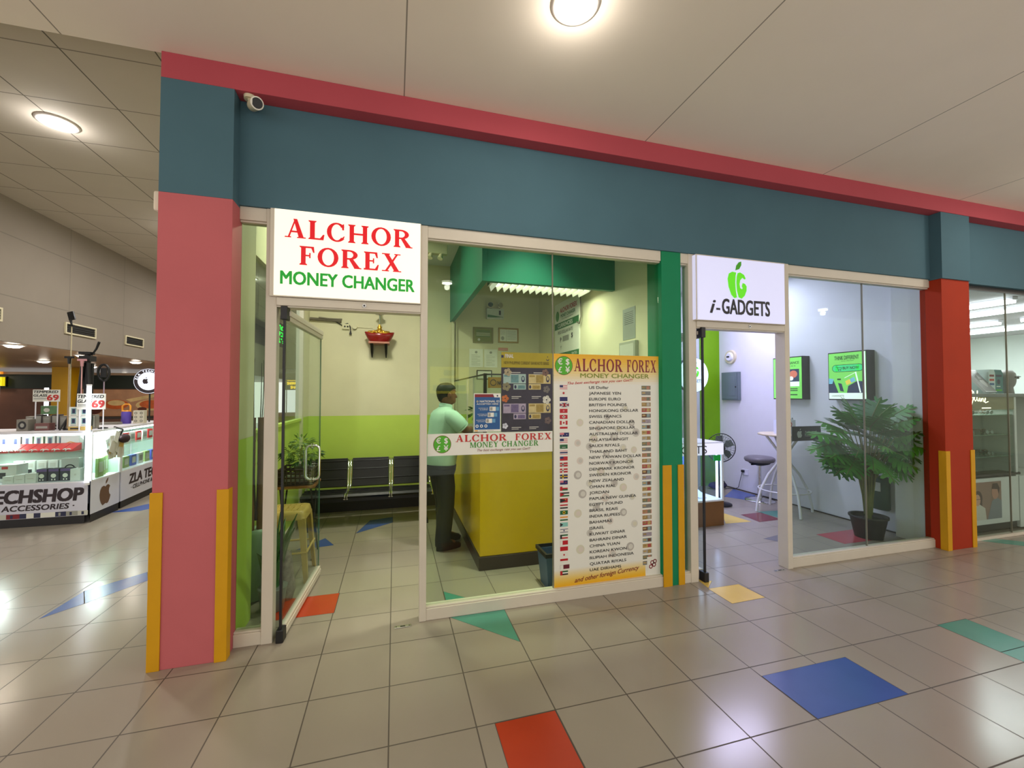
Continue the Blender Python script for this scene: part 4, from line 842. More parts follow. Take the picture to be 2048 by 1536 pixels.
# snake plant and bamboo by the pillar
t = thing('snake_plant', 'snake plant with long pointed leaves in a grey pot beside the pink pillar', 'plant', (-.85, 3.46, 0))
M_pot = mat('pale_grey_pot', (110, 116, 108), .5)
g = MB(); g.lathe([(.075, .004), (.095, .16), (.1, .17), (.085, .165)], (-.85, 3.46, 0), M_pot, 20); g.build('pot', t)
M_sn = mat('snake_leaf', (46, 92, 40), .4, var=.25, scale=14)
for i, (ax, ay, L, w_) in enumerate(((.0, -.24, .40, .036), (.02, -.12, .5, .04), (.03, .0, .56, .042), (-.03, .13, .5, .04), (.0, .22, .42, .036), (.1, -.06, .46, .036), (.08, .09, .5, .036))):
    g = MB(); b = Vector((-.85+ax*.3, 3.46+ay*.3, .15)); R_ = []; d = Vector((ax, ay, 0)); s = d.cross(Vector((0, 0, 1))); s = s.normalized() if s.length > .01 else Vector((1, 0, 0)); n_ = s.cross(Vector((0, 0, 1)))
    for k in range(8):
        u = k/7; c = b+d*1.2*u*u*1.1+Vector((0, 0, L*u)); ww = w_*(1-u**2.4)*(.55+.8*min(u*2.2, 1)) + .001; R_.append([c+s*ww, c+n_*.006, c-s*ww, c-n_*.004])
    g.loft(R_, M_sn); g.build('leaf', t)
t = thing('bamboo_vase', 'bamboo tubes holding tall bare twigs in a pale vase behind the snake plant', 'vase', (-1.03, 3.68, 0))
M_bam = mat('brown_bamboo', (116, 78, 34), .45, var=.2, scale=10)
g = MB(); g.lathe([(.07, .004), (.08, .3), (.065, .5), (.07, .54), (.05, .53)], (-1.03, 3.68, 0), mat('mint_vase', (150, 176, 150), .4), 20); g.build('vase_body', t)
for dx, dy, lx in ((-.03, -.02, -.02), (.03, .02, .04)):
    g = MB(); pr = []
    for k in range(5):
        z0 = .5+k*.18; pr += [(.03, z0), (.0285, z0+.01), (.0285, z0+.165), (.0305, z0+.175)]
    g.lathe(pr, (-1.03+dx, 3.68+dy, 0), M_bam, 14); g.build('bamboo_tube', t)
rnd = random.Random(5)
for k in range(6):
    a = rnd.uniform(-.02, .02); b = rnd.uniform(-.22, .12); g = MB()
    g.tube([(-1.03+a, 3.68, .6), (-1.03+a*2, 3.68+b*.4, 1.1), (-1.02+a*2, 3.68+b*.8, 1.5), (-1.015+a, 3.68+b*1.0, 1.78+rnd.uniform(-.1, .08))], [.006, .005, .004, .002], mat('twig', (58, 46, 30), .7), 6); g.build('twig', t)
t = thing('led_sign', 'small black sign with green LED marks hanging behind the open left door', 'sign', (-1.06, 4.42, 2.06))
mb = MB(); mb.box(-1.075, -1.055, 4.18, 4.66, 2.04, 2.26, M_black); pl = PL(mb, (-1.055, 4.18, 2.04), (0, 1, 0)); M_led = mat('green_led', (20, 220, 70), .4, emit=2.2, ergb=(10, 230, 70), var=0)
rnd = random.Random(12)
for r in range(3):
    for c in range(7):
        x = .05+c*.057; y = .03+r*.062
        for q in range(4):
            if rnd.random() < .7: a = rnd.choice(((0, 0, .034, .008), (0, 0, .009, .042), (.027, 0, .036, .042), (0, .034, .036, .042), (0, .018, .036, .026))); pl.rect(x+a[0], y+a[1], x+a[2], y+a[3], M_led, .0015)
mb.build('display_panel', t)
g = MB(); g.tube([(-1.065, 4.25, 2.26), (-1.065, 4.25, 2.72)], .003, M_black, 6); g.tube([(-1.065, 4.6, 2.26), (-1.065, 4.6, 2.72)], .003, M_black, 6); g.build('hanging_wire', t)
# sack and small things on the floor by the door
t = thing('paper_bag', 'crumpled patterned bag on the floor in front of the plastic stool', 'bag', (-.80, 3.62, 0))
g = MB(); rnd = random.Random(3); R_ = []
for z, a in ((.004, .07), (.08, .08), (.2, .075), (.3, .06), (.36, .05)):
    R_.append([(-.80+a*math.cos(2*PI*k/12)*(.8+rnd.uniform(-.15, .15)), 3.62+a*math.sin(2*PI*k/12)*(.8+rnd.uniform(-.15, .15)), z+rnd.uniform(-.012, .012)*(z > .1)) for k in range(12)])
g.loft(R_, mat('patterned_bag', (128, 118, 108), .6, var=.5, scale=30)); g.build('body', t)
# ------------------------------------------------------------------ the customer at the counter
def person():
    P = (.47, 4.42); A = math.radians(16)
    f = Vector((math.cos(A), math.sin(A), 0)); l = Vector((-f.y, f.x, 0)); Z = Vector((0, 0, 1)); O = Vector((P[0], P[1], 0))
    def at(fw, lf, z): return O+f*fw+l*lf+Z*z
    root = thing('person', 'man in a pale mint polo shirt and black trousers leaning on the yellow counter', 'person', (P[0], P[1], 0))
    skin = mat('skin', (120, 78, 54), .5, var=.06, scale=12); hairm = mat('hair', (22, 20, 20), .6, var=.2, scale=80)
    shirt = mat('mint_polo', (168, 204, 184), .75, var=.05, scale=9, bump=.08, bscale=40); trs = mat('black_trousers', (26, 28, 30), .75, var=.15, scale=10); shoe = mat('dark_shoe', (24, 24, 22), .45)
    # body: one skinned skeleton
    vs = []; es = []; rs = []
    def v(p, r, par=None):
        vs.append(tuple(p-O)); rs.append(r); i = len(vs)-1
        if par is not None: es.append((par, i))
        return i
    pel = v(at(0, 0, .90), .10); sp = v(at(.01, 0, 1.12), .10, pel); ch = v(at(.03, 0, 1.28), .10, sp); nk0 = v(at(.045, 0, 1.42), .06, ch); nk = v(at(.055, 0, 1.49), .052, nk0); v(at(.06, 0, 1.53), .055, nk)
    def arm(side, elb, wri, tip):
        s0 = v(at(.02, side*.165, 1.345), .046, ch); e = v(elb, .044, s0); w = v(wri, .028, e); d = (tip-wri).normalized(); pm = v(wri+d*.045, .03, w); pk = v(wri+d*.085, .032, pm)
        sd = d.cross(Z).normalized(); 
        for q, (o, L) in enumerate(((-.027, .062), (-.009, .075), (.009, .07), (.027, .055))):
            k = v(wri+d*.098+sd*o, .0095, pk); k2 = v(wri+d*(.098+L*.5)+sd*o*1.1-Z*.006, .0088, k); v(wri+d*(.098+L)+sd*o*1.15-Z*.022, .0078, k2)
        th = v(wri+d*.05+sd*(-side)*.036-Z*.006, .0105, pm); v(wri+d*.085+sd*(-side)*.05-Z*.014, .009, th)
    arm(-1, at(.16, -.25, 1.215), at(.32, -.08, 1.20), at(.47, .02, 1.185)); arm(1, at(.17, .24, 1.22), at(.33, .12, 1.20), at(.48, .08, 1.185))
    for s in (-1, 1):
        h = v(at(0, s*.09, .86), .09, pel); k = v(at(.02+.05*(s > 0), s*.10, .48), .06, h); a = v(at(-.02+.1*(s > 0), s*.11, .09), .038, k); v(at(.12+.1*(s > 0), s*.12, .04), .035, a)
    me = bpy.data.meshes.new('body'); me.from_pydata(vs, es, []); o = bpy.data.objects.new('body', me); COL.objects.link(o)
    sk = o.modifiers.new('skin', 'SKIN'); sk.use_smooth_shade = True
    for i, r in enumerate(rs): me.skin_vertices[0].data[i].radius = (r, r)
    me.skin_vertices[0].data[0].use_root = True
    sb = o.modifiers.new('sub', 'SUBSURF'); sb.levels = 2; sb.render_levels = 2
    bpy.context.view_layer.update(); ev = o.evaluated_get(bpy.context.evaluated_depsgraph_get()); m2 = bpy.data.meshes.new_from_object(ev)
    B = MB(); B.add([O+Vector(x.co) for x in m2.vertices], [tuple(p.vertices) for p in m2.polygons], skin, True)
    bpy.data.objects.remove(o); bpy.data.meshes.remove(m2)
    # head: rings up from the jaw; a = forward reach, b = backward reach, w = half width
    rings = []
    for z, a, b, w in ((1.455, .03, .04, .045), (1.475, .075, .05, .055), (1.49, .095, .065, .062), (1.51, .10, .08, .068), (1.535, .098, .092, .073), (1.56, .094, .10, .076), (1.585, .093, .105, .078), (1.61, .096, .107, .079), (1.64, .09, .103, .076), (1.665, .07, .09, .066), (1.685, .04, .06, .046), (1.693, .01, .015, .012)):
        ring = []
        for k in range(24):
            t = 2*PI*k/24; c, s_ = math.cos(t), math.sin(t); ring.append(at(.065+(a if c > 0 else b)*c, w*s_, z))
        rings.append(ring)
    B.loft(rings, skin)
    B.loft([[at(.155+x, y, z) for x, y in ((0, -.011*q), (.0, .011*q), (d, .006*q), (d, -.006*q))] for z, d, q in ((1.535, .008, 1.5), (1.545, .028, 1.6), (1.56, .022, 1.0), (1.585, .008, .8))], skin)   # nose
    for s in (-1, 1):
        B.ball(at(.06, s*.08, 1.565), .022, .012, .032, skin, 12, 8)
        B.ball(at(.15, s*.03, 1.588), .008, .008, .006, mat('eye_white', (210, 206, 196), .3), 10, 6); B.ball(at(.155, s*.03, 1.588), .005, .005, .005, hairm, 8, 6)
        B.loft([[at(.153+x, s*(.016+.012*i), 1.603+zz) for x, zz in ((0, 0), (.006, .001), (.005, .006), (0, .005))] for i in range(3)], hairm)
    B.ball(at(.158, 0, 1.512), .008, .022, .0045, mat('lips', (120, 62, 52), .5), 10, 6); B.ball(at(.157, 0, 1.505), .008, .02, .005, mat('lips', (120, 62, 52), .5), 10, 6)
    B.build('body', root)
    # hair cap
    H = MB(); rings = []
    for z, a, b, w in ((1.50, -.045, .083, .045), (1.53, -.03, .098, .066), (1.56, -.02, .108, .078), (1.59, -.005, .113, .0825), (1.615, .05, .115, .084), (1.638, .1, .111, .082), (1.665, .082, .098, .073), (1.69, .05, .068, .052), (1.70, .01, .02, .015)):
        ring = []
        for k in range(24):
            t = 2*PI*k/24; c, s_ = math.cos(t), math.sin(t); ring.append(at(.065+(max(a, -.2) if c > 0 else b)*c*(1 if c <= 0 or a > 0 else 1), w*s_*(1.0 if c < .25 or z > 1.6 else .9), z))
        rings.append(ring)
    H.loft(rings, hairm); H.build('hair', root)
    # polo shirt with sleeves and collar
    S = MB(); rings = []
    for z, fw, d, w in ((.855, 0, .15, .185), (.88, .0, .155, .19), (.98, .012, .163, .19), (1.08, .02, .16, .188), (1.2, .028, .148, .196), (1.30, .03, .138, .208), (1.37, .03, .12, .205), (1.405, .035, .1, .17), (1.43, .042, .075, .105), (1.45, .05, .062, .07)):
        rings.append([at(fw+d*math.cos(2*PI*k/28), w*math.sin(2*PI*k/28), z+.004*math.sin(k*PI/7)*(z < .9)) for k in range(28)])
    S.loft(rings, shirt)
    for s in (-1, 1): S.tube([at(.02, s*.13, 1.36), at(.04, s*.19, 1.345), at(.10, s*.225, 1.28), at(.135, s*.24, 1.24)], [.06, .08, .08, .074], shirt, 16); S.tube([at(.128, s*.2395, 1.247), at(.138, s*.2405, 1.237)], [.074, .074], mat('mint_cuff', (186, 216, 198), .75), 16)
    ps = S.build('polo_shirt', root)
    S = MB(); S.loft([[at(.055+(.066+e)*math.cos(2*PI*k/20), (.068+e)*math.sin(2*PI*k/20), z-.012*math.cos(2*PI*k/20)) for k in range(20)] for z, e in ((1.44, .008), (1.475, .0), (1.478, -.006), (1.445, 0))], shirt, cap=False); S.build('collar', ps)
    T = MB(); rings = [[at(.0+d*math.cos(2*PI*k/24), w*math.sin(2*PI*k/24), z) for k in range(24)] for z, d, w in ((.74, .13, .175), (.80, .15, .192), (.835, .146, .184), (.87, .125, .16))]
    T.loft(rings, trs)
    for s in (-1, 1):
        fx = .1*(s > 0); T.tube([at(0, s*.088, .82), at(.015+fx*.3, s*.094, .62), at(.02+fx*.5, s*.098, .46), at(-.0+fx*.8, s*.105, .26), at(-.02+fx, s*.11, .1), at(-.015+fx, s*.11, .05)], [.098, .1, .086, .082, .078, .08], trs, 16)
    tr_ = T.build('trousers', root)
    Bt = MB(); Bt.loft([[at((.154)*math.cos(2*PI*k/24), .194*math.sin(2*PI*k/24), z) for k in range(24)] for z in (.822, .853)], M_black, cap=False); Bt.build('belt', tr_)
    for s in (-1, 1):
        fx = .1*(s > 0); X = MB(); c = at(.03+fx, s*.112, 0); rings = []
        for z, a, b, w in ((.002, .15, .12, .046), (.03, .155, .122, .05), (.055, .13, .115, .047), (.085, .05, .09, .043), (.1, .03, .08, .04)):
            rings.append([c+f*((a if math.cos(2*PI*k/18) > 0 else b)*math.cos(2*PI*k/18)-.0)+l*(w*math.sin(2*PI*k/18))+Z*z for k in range(18)])
        X.loft(rings, shoe); X.build('shoe', root)
person()
# ------------------------------------------------------------------ gadget shop: lamps
ceiling_panel(3.3, 4.3, 3.3, .9, .3, POW_GADGET, COL_GADGET, 'long cool lamp in the gadget shop ceiling near the door', M_difc)
ceiling_panel(4.7, 4.9, 3.3, .9, .3, POW_GADGET, COL_GADGET, 'long cool lamp in the gadget shop ceiling near the back', M_difc)
# display counter
t = thing('display_counter', 'lit white phone display counter on a brown base inside the right door', 'counter', (3.3, 4.45, 0))
M_brown = mat('brown_laminate', (120, 78, 36), .45, var=.12, scale=4); M_wl = mat('white_laminate', (228, 228, 236), .35, var=0)
g = MB(); g.box(2.7, 3.84, 4.2, 4.72, 0, .29, M_brown); g.build('base', t, bevel=.003)
g = MB(); g.box(2.7, 3.84, 4.2, 4.72, .29, .31, M_wl); g.box(2.7, 3.84, 4.70, 4.72, .31, .85, mat('periwinkle_back', (120, 136, 226), .4, var=0)); g.box(2.7, 3.84, 4.2, 4.72, .985, 1.0, M_wl); g.box(3.815, 3.84, 4.2, 4.23, .31, .85, M_wl); g.box(2.7, 2.725, 4.2, 4.23, .31, .85, M_wl); g.build('case_frame', t, bevel=.002)
g = MB(); g.box(2.7, 3.84, 4.195, 4.215, .85, .985, mat('lit_counter_fascia', (232, 230, 250), .3, emit=.7, ergb=(230, 228, 255), var=0)); pl = PL(g, (2.7, 4.195, .85)); pl.text('i-GADGETS', .1, .022, .09, S_blk, w=.80, bold=.0); g.build('fascia', t)
g = MB(); g.box(2.725, 3.815, 4.204, 4.21, .31, .85, M_glass2); g.box(3.832, 3.838, 4.23, 4.70, .31, .85, M_glass2); g.build('front_glass', t)
M_ledb = mat('cool_led', (230, 236, 255), .4, emit=7, ergb=(190, 206, 255), var=0)
for x in (3.77, 3.40, 2.95):
    g = MB(); g.box(x, x+.018, 4.232 if x > 3.5 else 4.66, 4.25 if x > 3.5 else 4.675, .33, .84, M_ledb); g.build('led_strip', t)
lamp_light('AREA', (3.3, 4.45, .845), 12, (.6, .68, 1), 1.0, .3, parent=t)
g = MB(); g.box(3.70, 3.80, 4.198, 4.2035, .775, .845, mat('green_sticker', (0, 180, 70), .4)); g.build('sticker', t)
M_ph = mat('phone_body', (30, 34, 70), .2); M_card = mat('white_card', (220, 224, 240), .4, var=0)
for i, x in enumerate((3.40, 3.62, 3.10)):
    t = thing('display_phone', ('middle one of three dark phones on white cards in the lit display counter', 'dark phone on a white card nearest the right end of the lit display counter', 'dark phone on a white card in the left half of the lit display counter')[i], 'phone', (x, 4.4, .31))
    g = MB(); g.loft([[(x-.05, 4.30, .312), (x+.06, 4.30, .312), (x+.06, 4.5, .40), (x-.05, 4.5, .40)], [(x-.05, 4.30, .318), (x+.06, 4.30, .318), (x+.06, 4.5, .406), (x-.05, 4.5, .406)]], M_card, smooth=False); g.build('card', t)
    g = MB(); g.obox((x, 4.53, .50), (.042, 0, 0), (0, .005, .02), (0, -.02, .09), M_ph); g.build('phone_body', t, bevel=.004)
# round lit sign
t = thing('round_sign', 'round white lit sign with a green fruit logo seen through the open right door', 'sign', (4.42, 5.7, 1.86))
RC = (4.58, 5.62)
g = MB(); g.ring((RC[0], 5.68, 1.885), (RC[0], 5.62, 1.885), .285, .285, 48, mat('sign_rim', (60, 66, 80), .4)); g.build('rim', t)
g = MB(); g.ring((RC[0], 5.62, 1.885), (RC[0], 5.612, 1.885), .277, .277, 48, mat('lit_round_face', (226, 238, 255), .3, emit=.8, ergb=(214, 232, 255), var=0)); pl = PL(g, (RC[0]-.28, 5.611, 1.605)); logo_ig(pl, .30, .33, .17, S_logo, S_logo2); pl.text('i-GADGETS', .28, .16, .05, S_blk, w=.32, align='C'); g.build('face', t)
g = MB(); g.ring((RC[0], 5.66, 2.16), (RC[0], 5.66, 3.3), .006, .006, 8, M_steel); g.build('hanging_rod', t)
# pedestal fan
t = thing('pedestal_fan', 'black pedestal fan standing behind the lit display counter', 'fan', (4.46, 4.98, 0))
fc = Vector((4.46, 4.92, .82)); dirn = Vector((-.35, -1, 0)).normalized(); sd = dirn.cross(Vector((0, 0, 1))); up = Vector((0, 0, 1))
g = MB()
def circ(c, r, n=36): return [c+sd*(r*math.cos(2*PI*i/n))+up*(r*math.sin(2*PI*i/n)) for i in range(n)]
g.tube(circ(fc, .2), .006, M_black, 6, closed=True)
for o, rr in ((.045, .16), (.06, .11), (.065, .06)): g.tube(circ(fc+dirn*o, rr), .0018, M_black, 4, closed=True)
for i in range(30):
    a = 2*PI*i/30; e = sd*math.cos(a)+up*math.sin(a); g.tube([fc+e*.2, fc+e*.16+dirn*.045, fc+e*.06+dirn*.065, fc+e*.03+dirn*.067], .0014, M_black, 4); g.tube([fc+e*.2, fc+e*.1-dirn*.05, fc+e*.03-dirn*.055], .0014, M_black, 4)
g.build('guard', t)
g = MB(); M_bl = mat('smoke_blade', (96, 104, 98), .3)
for k in range(5):
    a = 2*PI*k/5; ex = sd*math.cos(a)+up*math.sin(a); ey = -sd*math.sin(a)+up*math.cos(a)
    g.add([fc+ex*.03, fc+ex*.08+ey*.05+dirn*.012, fc+ex*.165+ey*.07+dirn*.02, fc+ex*.18-ey*.01-dirn*.01, fc+ex*.12-ey*.035-dirn*.012], [(0, 1, 2, 3, 4)], M_bl)
g.build('blades', t)
g = MB(); g.ring(fc+dirn*.068, fc+dirn*.02, .032, .036, 18, M_black); g.ring(fc-dirn*.05, fc-dirn*.16, .06, .045, 18, M_black); g.build('motor', t)
g = MB(); g.ring((4.49, 4.99, .03), (4.49, 4.99, .78), .013, .011, 10, M_black); g.lathe([(.16, .004), (.16, .02), (.03, .045), (.02, .06)], (4.49, 4.99, 0), M_black, 24); g.build('stand', t)
# bar stool
t = thing('bar_stool', 'grey round bar stool on a chrome post beside the white bar table', 'stool', (5.24, 5.02, 0))
M_seat = mat('grey_seat', (112, 108, 112), .4, var=.03)
g = MB(); g.lathe([(.12, .565), (.19, .58), (.205, .61), (.2, .635), (.17, .652), (.08, .66), (.01, .66)], (5.24, 5.02, 0), M_seat, 28); g.build('seat', t)
g = MB(); g.lathe([(.05, .52), (.13, .545), (.15, .566)], (5.24, 5.02, 0), M_black, 20); g.box(5.09, 5.39, 5.01, 5.03, .53, .55, M_black); g.build('seat_plate', t)
g = MB(); g.ring((5.24, 5.02, .2), (5.24, 5.02, .53), .024, .024, 16, M_chrome); g.ring((5.24, 5.02, .03), (5.24, 5.02, .22), .032, .03, 16, M_chrome); g.build('post', t)
g = MB(); g.lathe([(.2, .003), (.2, .012), (.12, .025), (.035, .035)], (5.24, 5.02, 0), M_chrome, 28); g.build('base', t)
# bar table
t = thing('bar_table', 'white round bar table with four bowed crossing legs in the right shop', 'table', (5.05, 4.45, 0))
M_wm = mat('white_metal', (214, 214, 214), .4, var=0)
g = MB(); g.lathe([(.27, 1.02), (.30, 1.028), (.30, 1.045), (.29, 1.05)], (5.05, 4.45, 0), mat('beech_top', (214, 200, 172), .4), 36); g.build('table_top', t)
for a in (70, 160, 250, 340):
    c, s = math.cos(math.radians(a)), math.sin(math.radians(a)); g = MB()
    g.tube([(5.05+c*r, 4.45+s*r, z) for r, z in ((.36, .004), (.345, .12), (.30, .3), (.2, .5), (.09, .64), (.035, .72), (.05, .78), (.13, .9), (.22, 1.02))], .0165, M_wm, 10); g.build('leg', t)
g = MB(); g.tube([(5.05+.3*math.cos(2*PI*i/36), 4.45+.3*math.sin(2*PI*i/36), .3) for i in range(36)], .009, M_wm, 8, closed=True); g.build('foot_ring', t)
APPLE = [(0, .30), (.10, .36), (.22, .36), (.34, .28), (.27, .18), (.25, .06), (.29, -.06), (.38, -.13), (.32, -.28), (.22, -.42), (.12, -.45), (.02, -.41), (-.08, -.44), (-.18, -.46), (-.28, -.36), (-.37, -.18), (-.40, .02), (-.36, .2), (-.26, .33), (-.12, .36)]
def apple(pl, x, y, s, m, d=.0015):
    pl.poly([(x+a*s, y+b*s) for a, b in APPLE], m, d); pl.poly([(x+.01*s, y+.42*s), (x+.03*s, y+.54*s), (x+.12*s, y+.64*s), (x+.2*s, y+.67*s), (x+.18*s, y+.55*s), (x+.1*s, y+.45*s)], m, d)
t = thing('counter_sign', 'black sign with a white fruit emblem on the edge of the white bar table', 'sign', (5.06, 4.14, 1.05))
g = MB(); g.box(4.83, 5.30, 4.125, 4.137, .985, 1.17, mat('black_sign_board', (34, 30, 42), .3)); pl = PL(g, (4.83, 4.125, .985)); M_sw = mat('white_lettering', (226, 226, 228), .4, var=0)
apple(pl, .115, .088, .105, M_sw); pl.text('Authorised', .2, .1, .028, M_sw, w=.19); pl.text('Reseller', .2, .055, .028, M_sw, w=.14); g.build('board', t)
g = MB(); g.box(4.9, 5.2, 4.137, 4.2, 1.052, 1.06, M_black); g.box(4.9, 5.2, 4.137, 4.142, 1.0, 1.06, M_black); g.build('stand', t)
t = thing('gift_box', 'white carton with red print on the bar table behind the black sign', 'box', (5.0, 4.42, 1.05))
g = MB(); g.box(4.90, 5.16, 4.36, 4.46, 1.0505, 1.235, M_card); pl = PL(g, (4.90, 4.36, 1.05)); pl.text('ZERO', .03, .10, .035, P_red, bold=.03); pl.arc(.17, .125, .03, .035, .012, .012, 0, 360, P_red, .0012, 14); pl.poly([(.13, .16), (.15, .2), (.19, .2), (.17, .16)], P_black); pl.rect(.03, .15, .1, .155, P_grey); g.build('carton', t)
t = thing('cone_ornament', 'small grey green cone on the bar table beside the white carton', 'ornament', (5.24, 4.47, 1.05))
g = MB(); g.lathe([(.04, 0), (.042, .02), (.025, .12), (.004, .21)], (5.235, 4.47, 1.0505), mat('cone_green', (110, 120, 110), .5), 16); g.build('cone', t)
# light boxes
def lightbox(y0, y1, label, draw):
    t = thing('light_box', label, 'light box', (5.44, (y0+y1)/2, 1.505)); z0, z1 = 1.505, 2.105
    g = MB(); g.box(5.37, 5.5, y0, y1, z0, z1, mat('black_lightbox', (26, 26, 30), .4)); g.build('housing', t, bevel=.003)
    M = mat('lit_green_poster', (130, 226, 96), .4, emit=.5, ergb=(130, 220, 104), var=.1, scale=3); g = MB(); g.box(5.366, 5.371, y0+.012, y1-.012, z0+.014, z1-.014, M)
    pl = PL(g, (5.366, y1-.012, z0+.014), (0, -1, 0)); draw(pl, y1-y0-.024, z1-z0-.028); g.build('poster_face', t)
L_w = mat('lit_white_print', (230, 240, 236), .4, emit=.75, ergb=(236, 246, 240), var=0); L_d = mat('dark_green_ink', (30, 84, 50), .4, var=0); L_n = mat('slate_ink', (50, 66, 96), .4, var=.2, scale=40, emit=.05); L_y = mat('lit_yellow_print', (236, 206, 80), .4, emit=.6, var=0); L_b = mat('lit_sky_print', (120, 190, 214), .4, emit=.5, var=0); L_g = mat('lit_mint_print', (60, 216, 130), .4, emit=.55, var=0)
L_r = mat('lit_coral_print', (226, 120, 96), .4, emit=.4, var=.2, scale=60); L_c = mat('lit_cream_print', (240, 216, 160), .4, emit=.6, var=0)
def lb1(pl, w, h):
    pl.rect(0, 0, w, .075, L_w); pl.text('THINK DIFFERENT', w*.5, h-.085, .048, L_d, w=w*.66, align='C', bold=.01); pl.text('... your lifestyle', w*.5, h-.105, .01, L_d, w=w*.4, align='C')
    pl.rect(w*.2, h-.235, w*.84, h-.145, L_d, .0008); pl.disc(w*.2, h-.19, .045, .045, L_d, .0008); pl.disc(w*.84, h-.19, .045, .045, L_d, .0008); pl.rect(w*.2, h-.229, w*.84, h-.151, L_g, .0012); pl.disc(w*.2, h-.19, .039, .039, L_g, .0012); pl.disc(w*.84, h-.19, .039, .039, L_g, .0012)
    pl.text('BUY NOW', w*.4, h-.205, .032, L_d, .002, w=w*.43, bold=.02); pl.line([(w*.2, h-.17), (w*.24, h-.17), (w*.27, h-.205), (w*.35, h-.205), (w*.37, h-.18), (w*.25, h-.18)], .006, L_d, .002); pl.disc(w*.28, h-.215, .006, .006, L_d, .002, 8); pl.disc(w*.34, h-.215, .006, .006, L_d, .002, 8)
    pl.poly([(.0, .075), (w*.27, .075), (w*.12, .25), (0, .22)], L_n); pl.poly([(.0, .19), (w*.1, .19), (w*.14, .25), (.0, .26)], L_b, .0014); pl.poly([(w*.32, .10), (w*.42, .09), (w*.36, .19), (w*.26, .2)], L_n, .0014); pl.poly([(w*.5, .075), (w, .075), (w, .21), (w*.78, .22), (w*.54, .16)], L_n); pl.poly([(w*.46, .22), (w*.7, .27), (w*.74, .22), (w*.5, .17)], L_y, .0014); pl.poly([(w*.58, .245), (w*.7, .27), (w*.74, .22), (w*.62, .2)], L_b, .0018)
    pl.line([(w*.74, .33), (w*.86, .08)], .016, L_w, .002); pl.line([(w*.44, .26), (w*.72, .32)], .006, L_w, .0012); pl.rect(w*.24, .235, w*.34, .255, L_d, .0014); pl.text('i-GADGETS', w*.08, .028, .022, L_d, w=w*.34); pl.rect(w-.025, 0, w, h, L_w, .0022)
def lb2(pl, w, h):
    pl.text("CAN'T FINANCE", w*.52, h-.09, .034, L_d, w=w*.8, align='C', bold=.01); pl.text('to upgrade to it', w*.5, h-.125, .02, L_d, w=w*.6, align='C')
    pl.rect(w*.1, .235, w*.92, .41, L_n); pl.rect(w*.1, .17, w*.92, .235, L_w); pl.rect(w*.1, .25, w*.3, .36, L_c, .0014); pl.rect(w*.34, .25, w*.5, .34, L_c, .0014); pl.disc(w*.72, .34, .06, .05, L_r, .0014); pl.disc(w*.64, .28, .035, .03, L_w, .0018); pl.disc(w*.3, .37, .02, .02, L_b, .0018)
    for z in (.13, .105): pl.rect(w*.1, z, w*.86, z+.012, L_d)
    pl.rect(w*.15, .045, w*.85, .06, L_d)
lightbox(3.61, 4.07, 'green lit poster box reading buy now above the potted palm like plant', lb1)
lightbox(4.42, 4.88, 'green lit poster box partly hidden by the white door post', lb2)
t = thing('electric_panel', 'grey steel electric panel on the right shop wall under the round lamp', 'panel', (5.47, 5.8, 1.48)); M_gs = mat('grey_steel', (116, 130, 134), .35, metal=.3)
g = MB(); g.box(5.44, 5.5, 5.61, 5.97, 1.48, 1.95, M_gs); g.build('box', t, bevel=.003)
g = MB(); g.box(5.432, 5.44, 5.63, 5.95, 1.5, 1.93, M_gs); g.box(5.428, 5.432, 5.66, 5.80, 1.55, 1.88, M_gs); dr_ = g.build('door', t, bevel=.002)
g = MB(); g.ring((5.432, 5.65, 1.7), (5.42, 5.65, 1.7), .01, .01, 10, M_black); g.build('latch', dr_)
t = thing('wall_lamp', 'round white wall fitting above the grey electric panel', 'fitting', (5.49, 5.81, 2.21))
g = MB(); g.ring((5.5, 5.81, 2.21), (5.465, 5.81, 2.21), .12, .11, 24, M_cam); g.build('base', t); g = MB(); g.ring((5.465, 5.81, 2.21), (5.44, 5.81, 2.21), .08, .06, 20, M_wl); g.box(5.436, 5.441, 5.79, 5.85, 2.2, 2.225, M_dark); g.build('cover', t)
t = thing('wall_socket', 'white wall socket with a black plug low on the right shop wall', 'socket', (5.49, 5.55, .3))
g = MB(); g.box(5.488, 5.5, 5.48, 5.60, .27, .36, M_wl); g.build('plate', t, bevel=.002); g = MB(); g.box(5.455, 5.488, 5.55, 5.59, .31, .345, M_black); g.tube([(5.46, 5.57, .315), (5.455, 5.6, .2), (5.46, 5.65, .05), (5.44, 5.7, .012), (5.3, 5.85, .01)], .005, M_black, 6); g.build('plug', t)
t = thing('floor_bag', 'dark purple bag lying on the floor by the back of the right shop', 'bag', (5.22, 5.82, 0))
g = MB(); g.ball((5.2, 5.82, .062), .17, .1, .06, mat('purple_bag', (44, 36, 66), .6), 16, 8); g.build('body', t); g = MB(); g.tube([(5.1, 5.75, .09), (5.15, 5.73, .14), (5.25, 5.73, .14), (5.3, 5.76, .09)], .008, M_black, 6); g.build('strap', t)
t = thing('extinguisher_bag', 'dark green hanging bag with a pale label on the wall behind the potted plant', 'bag', (5.36, 3.52, .25)); M_dg = mat('dark_green_cloth', (30, 70, 56), .55)
g = MB(); R_ = []
for z, a, b in ((.245, .045, .085), (.26, .06, .10), (.45, .058, .10), (.6, .055, .098), (.63, .03, .07)): R_.append([(5.435+a*math.cos(2*PI*k/20), 3.54+b*math.sin(2*PI*k/20), z) for k in range(20)])
g.loft(R_, M_dg); g.build('body', t); g = MB(); g.box(5.372, 5.378, 3.50, 3.57, .46, .56, P_lgrey); g.build('tag_label', t)
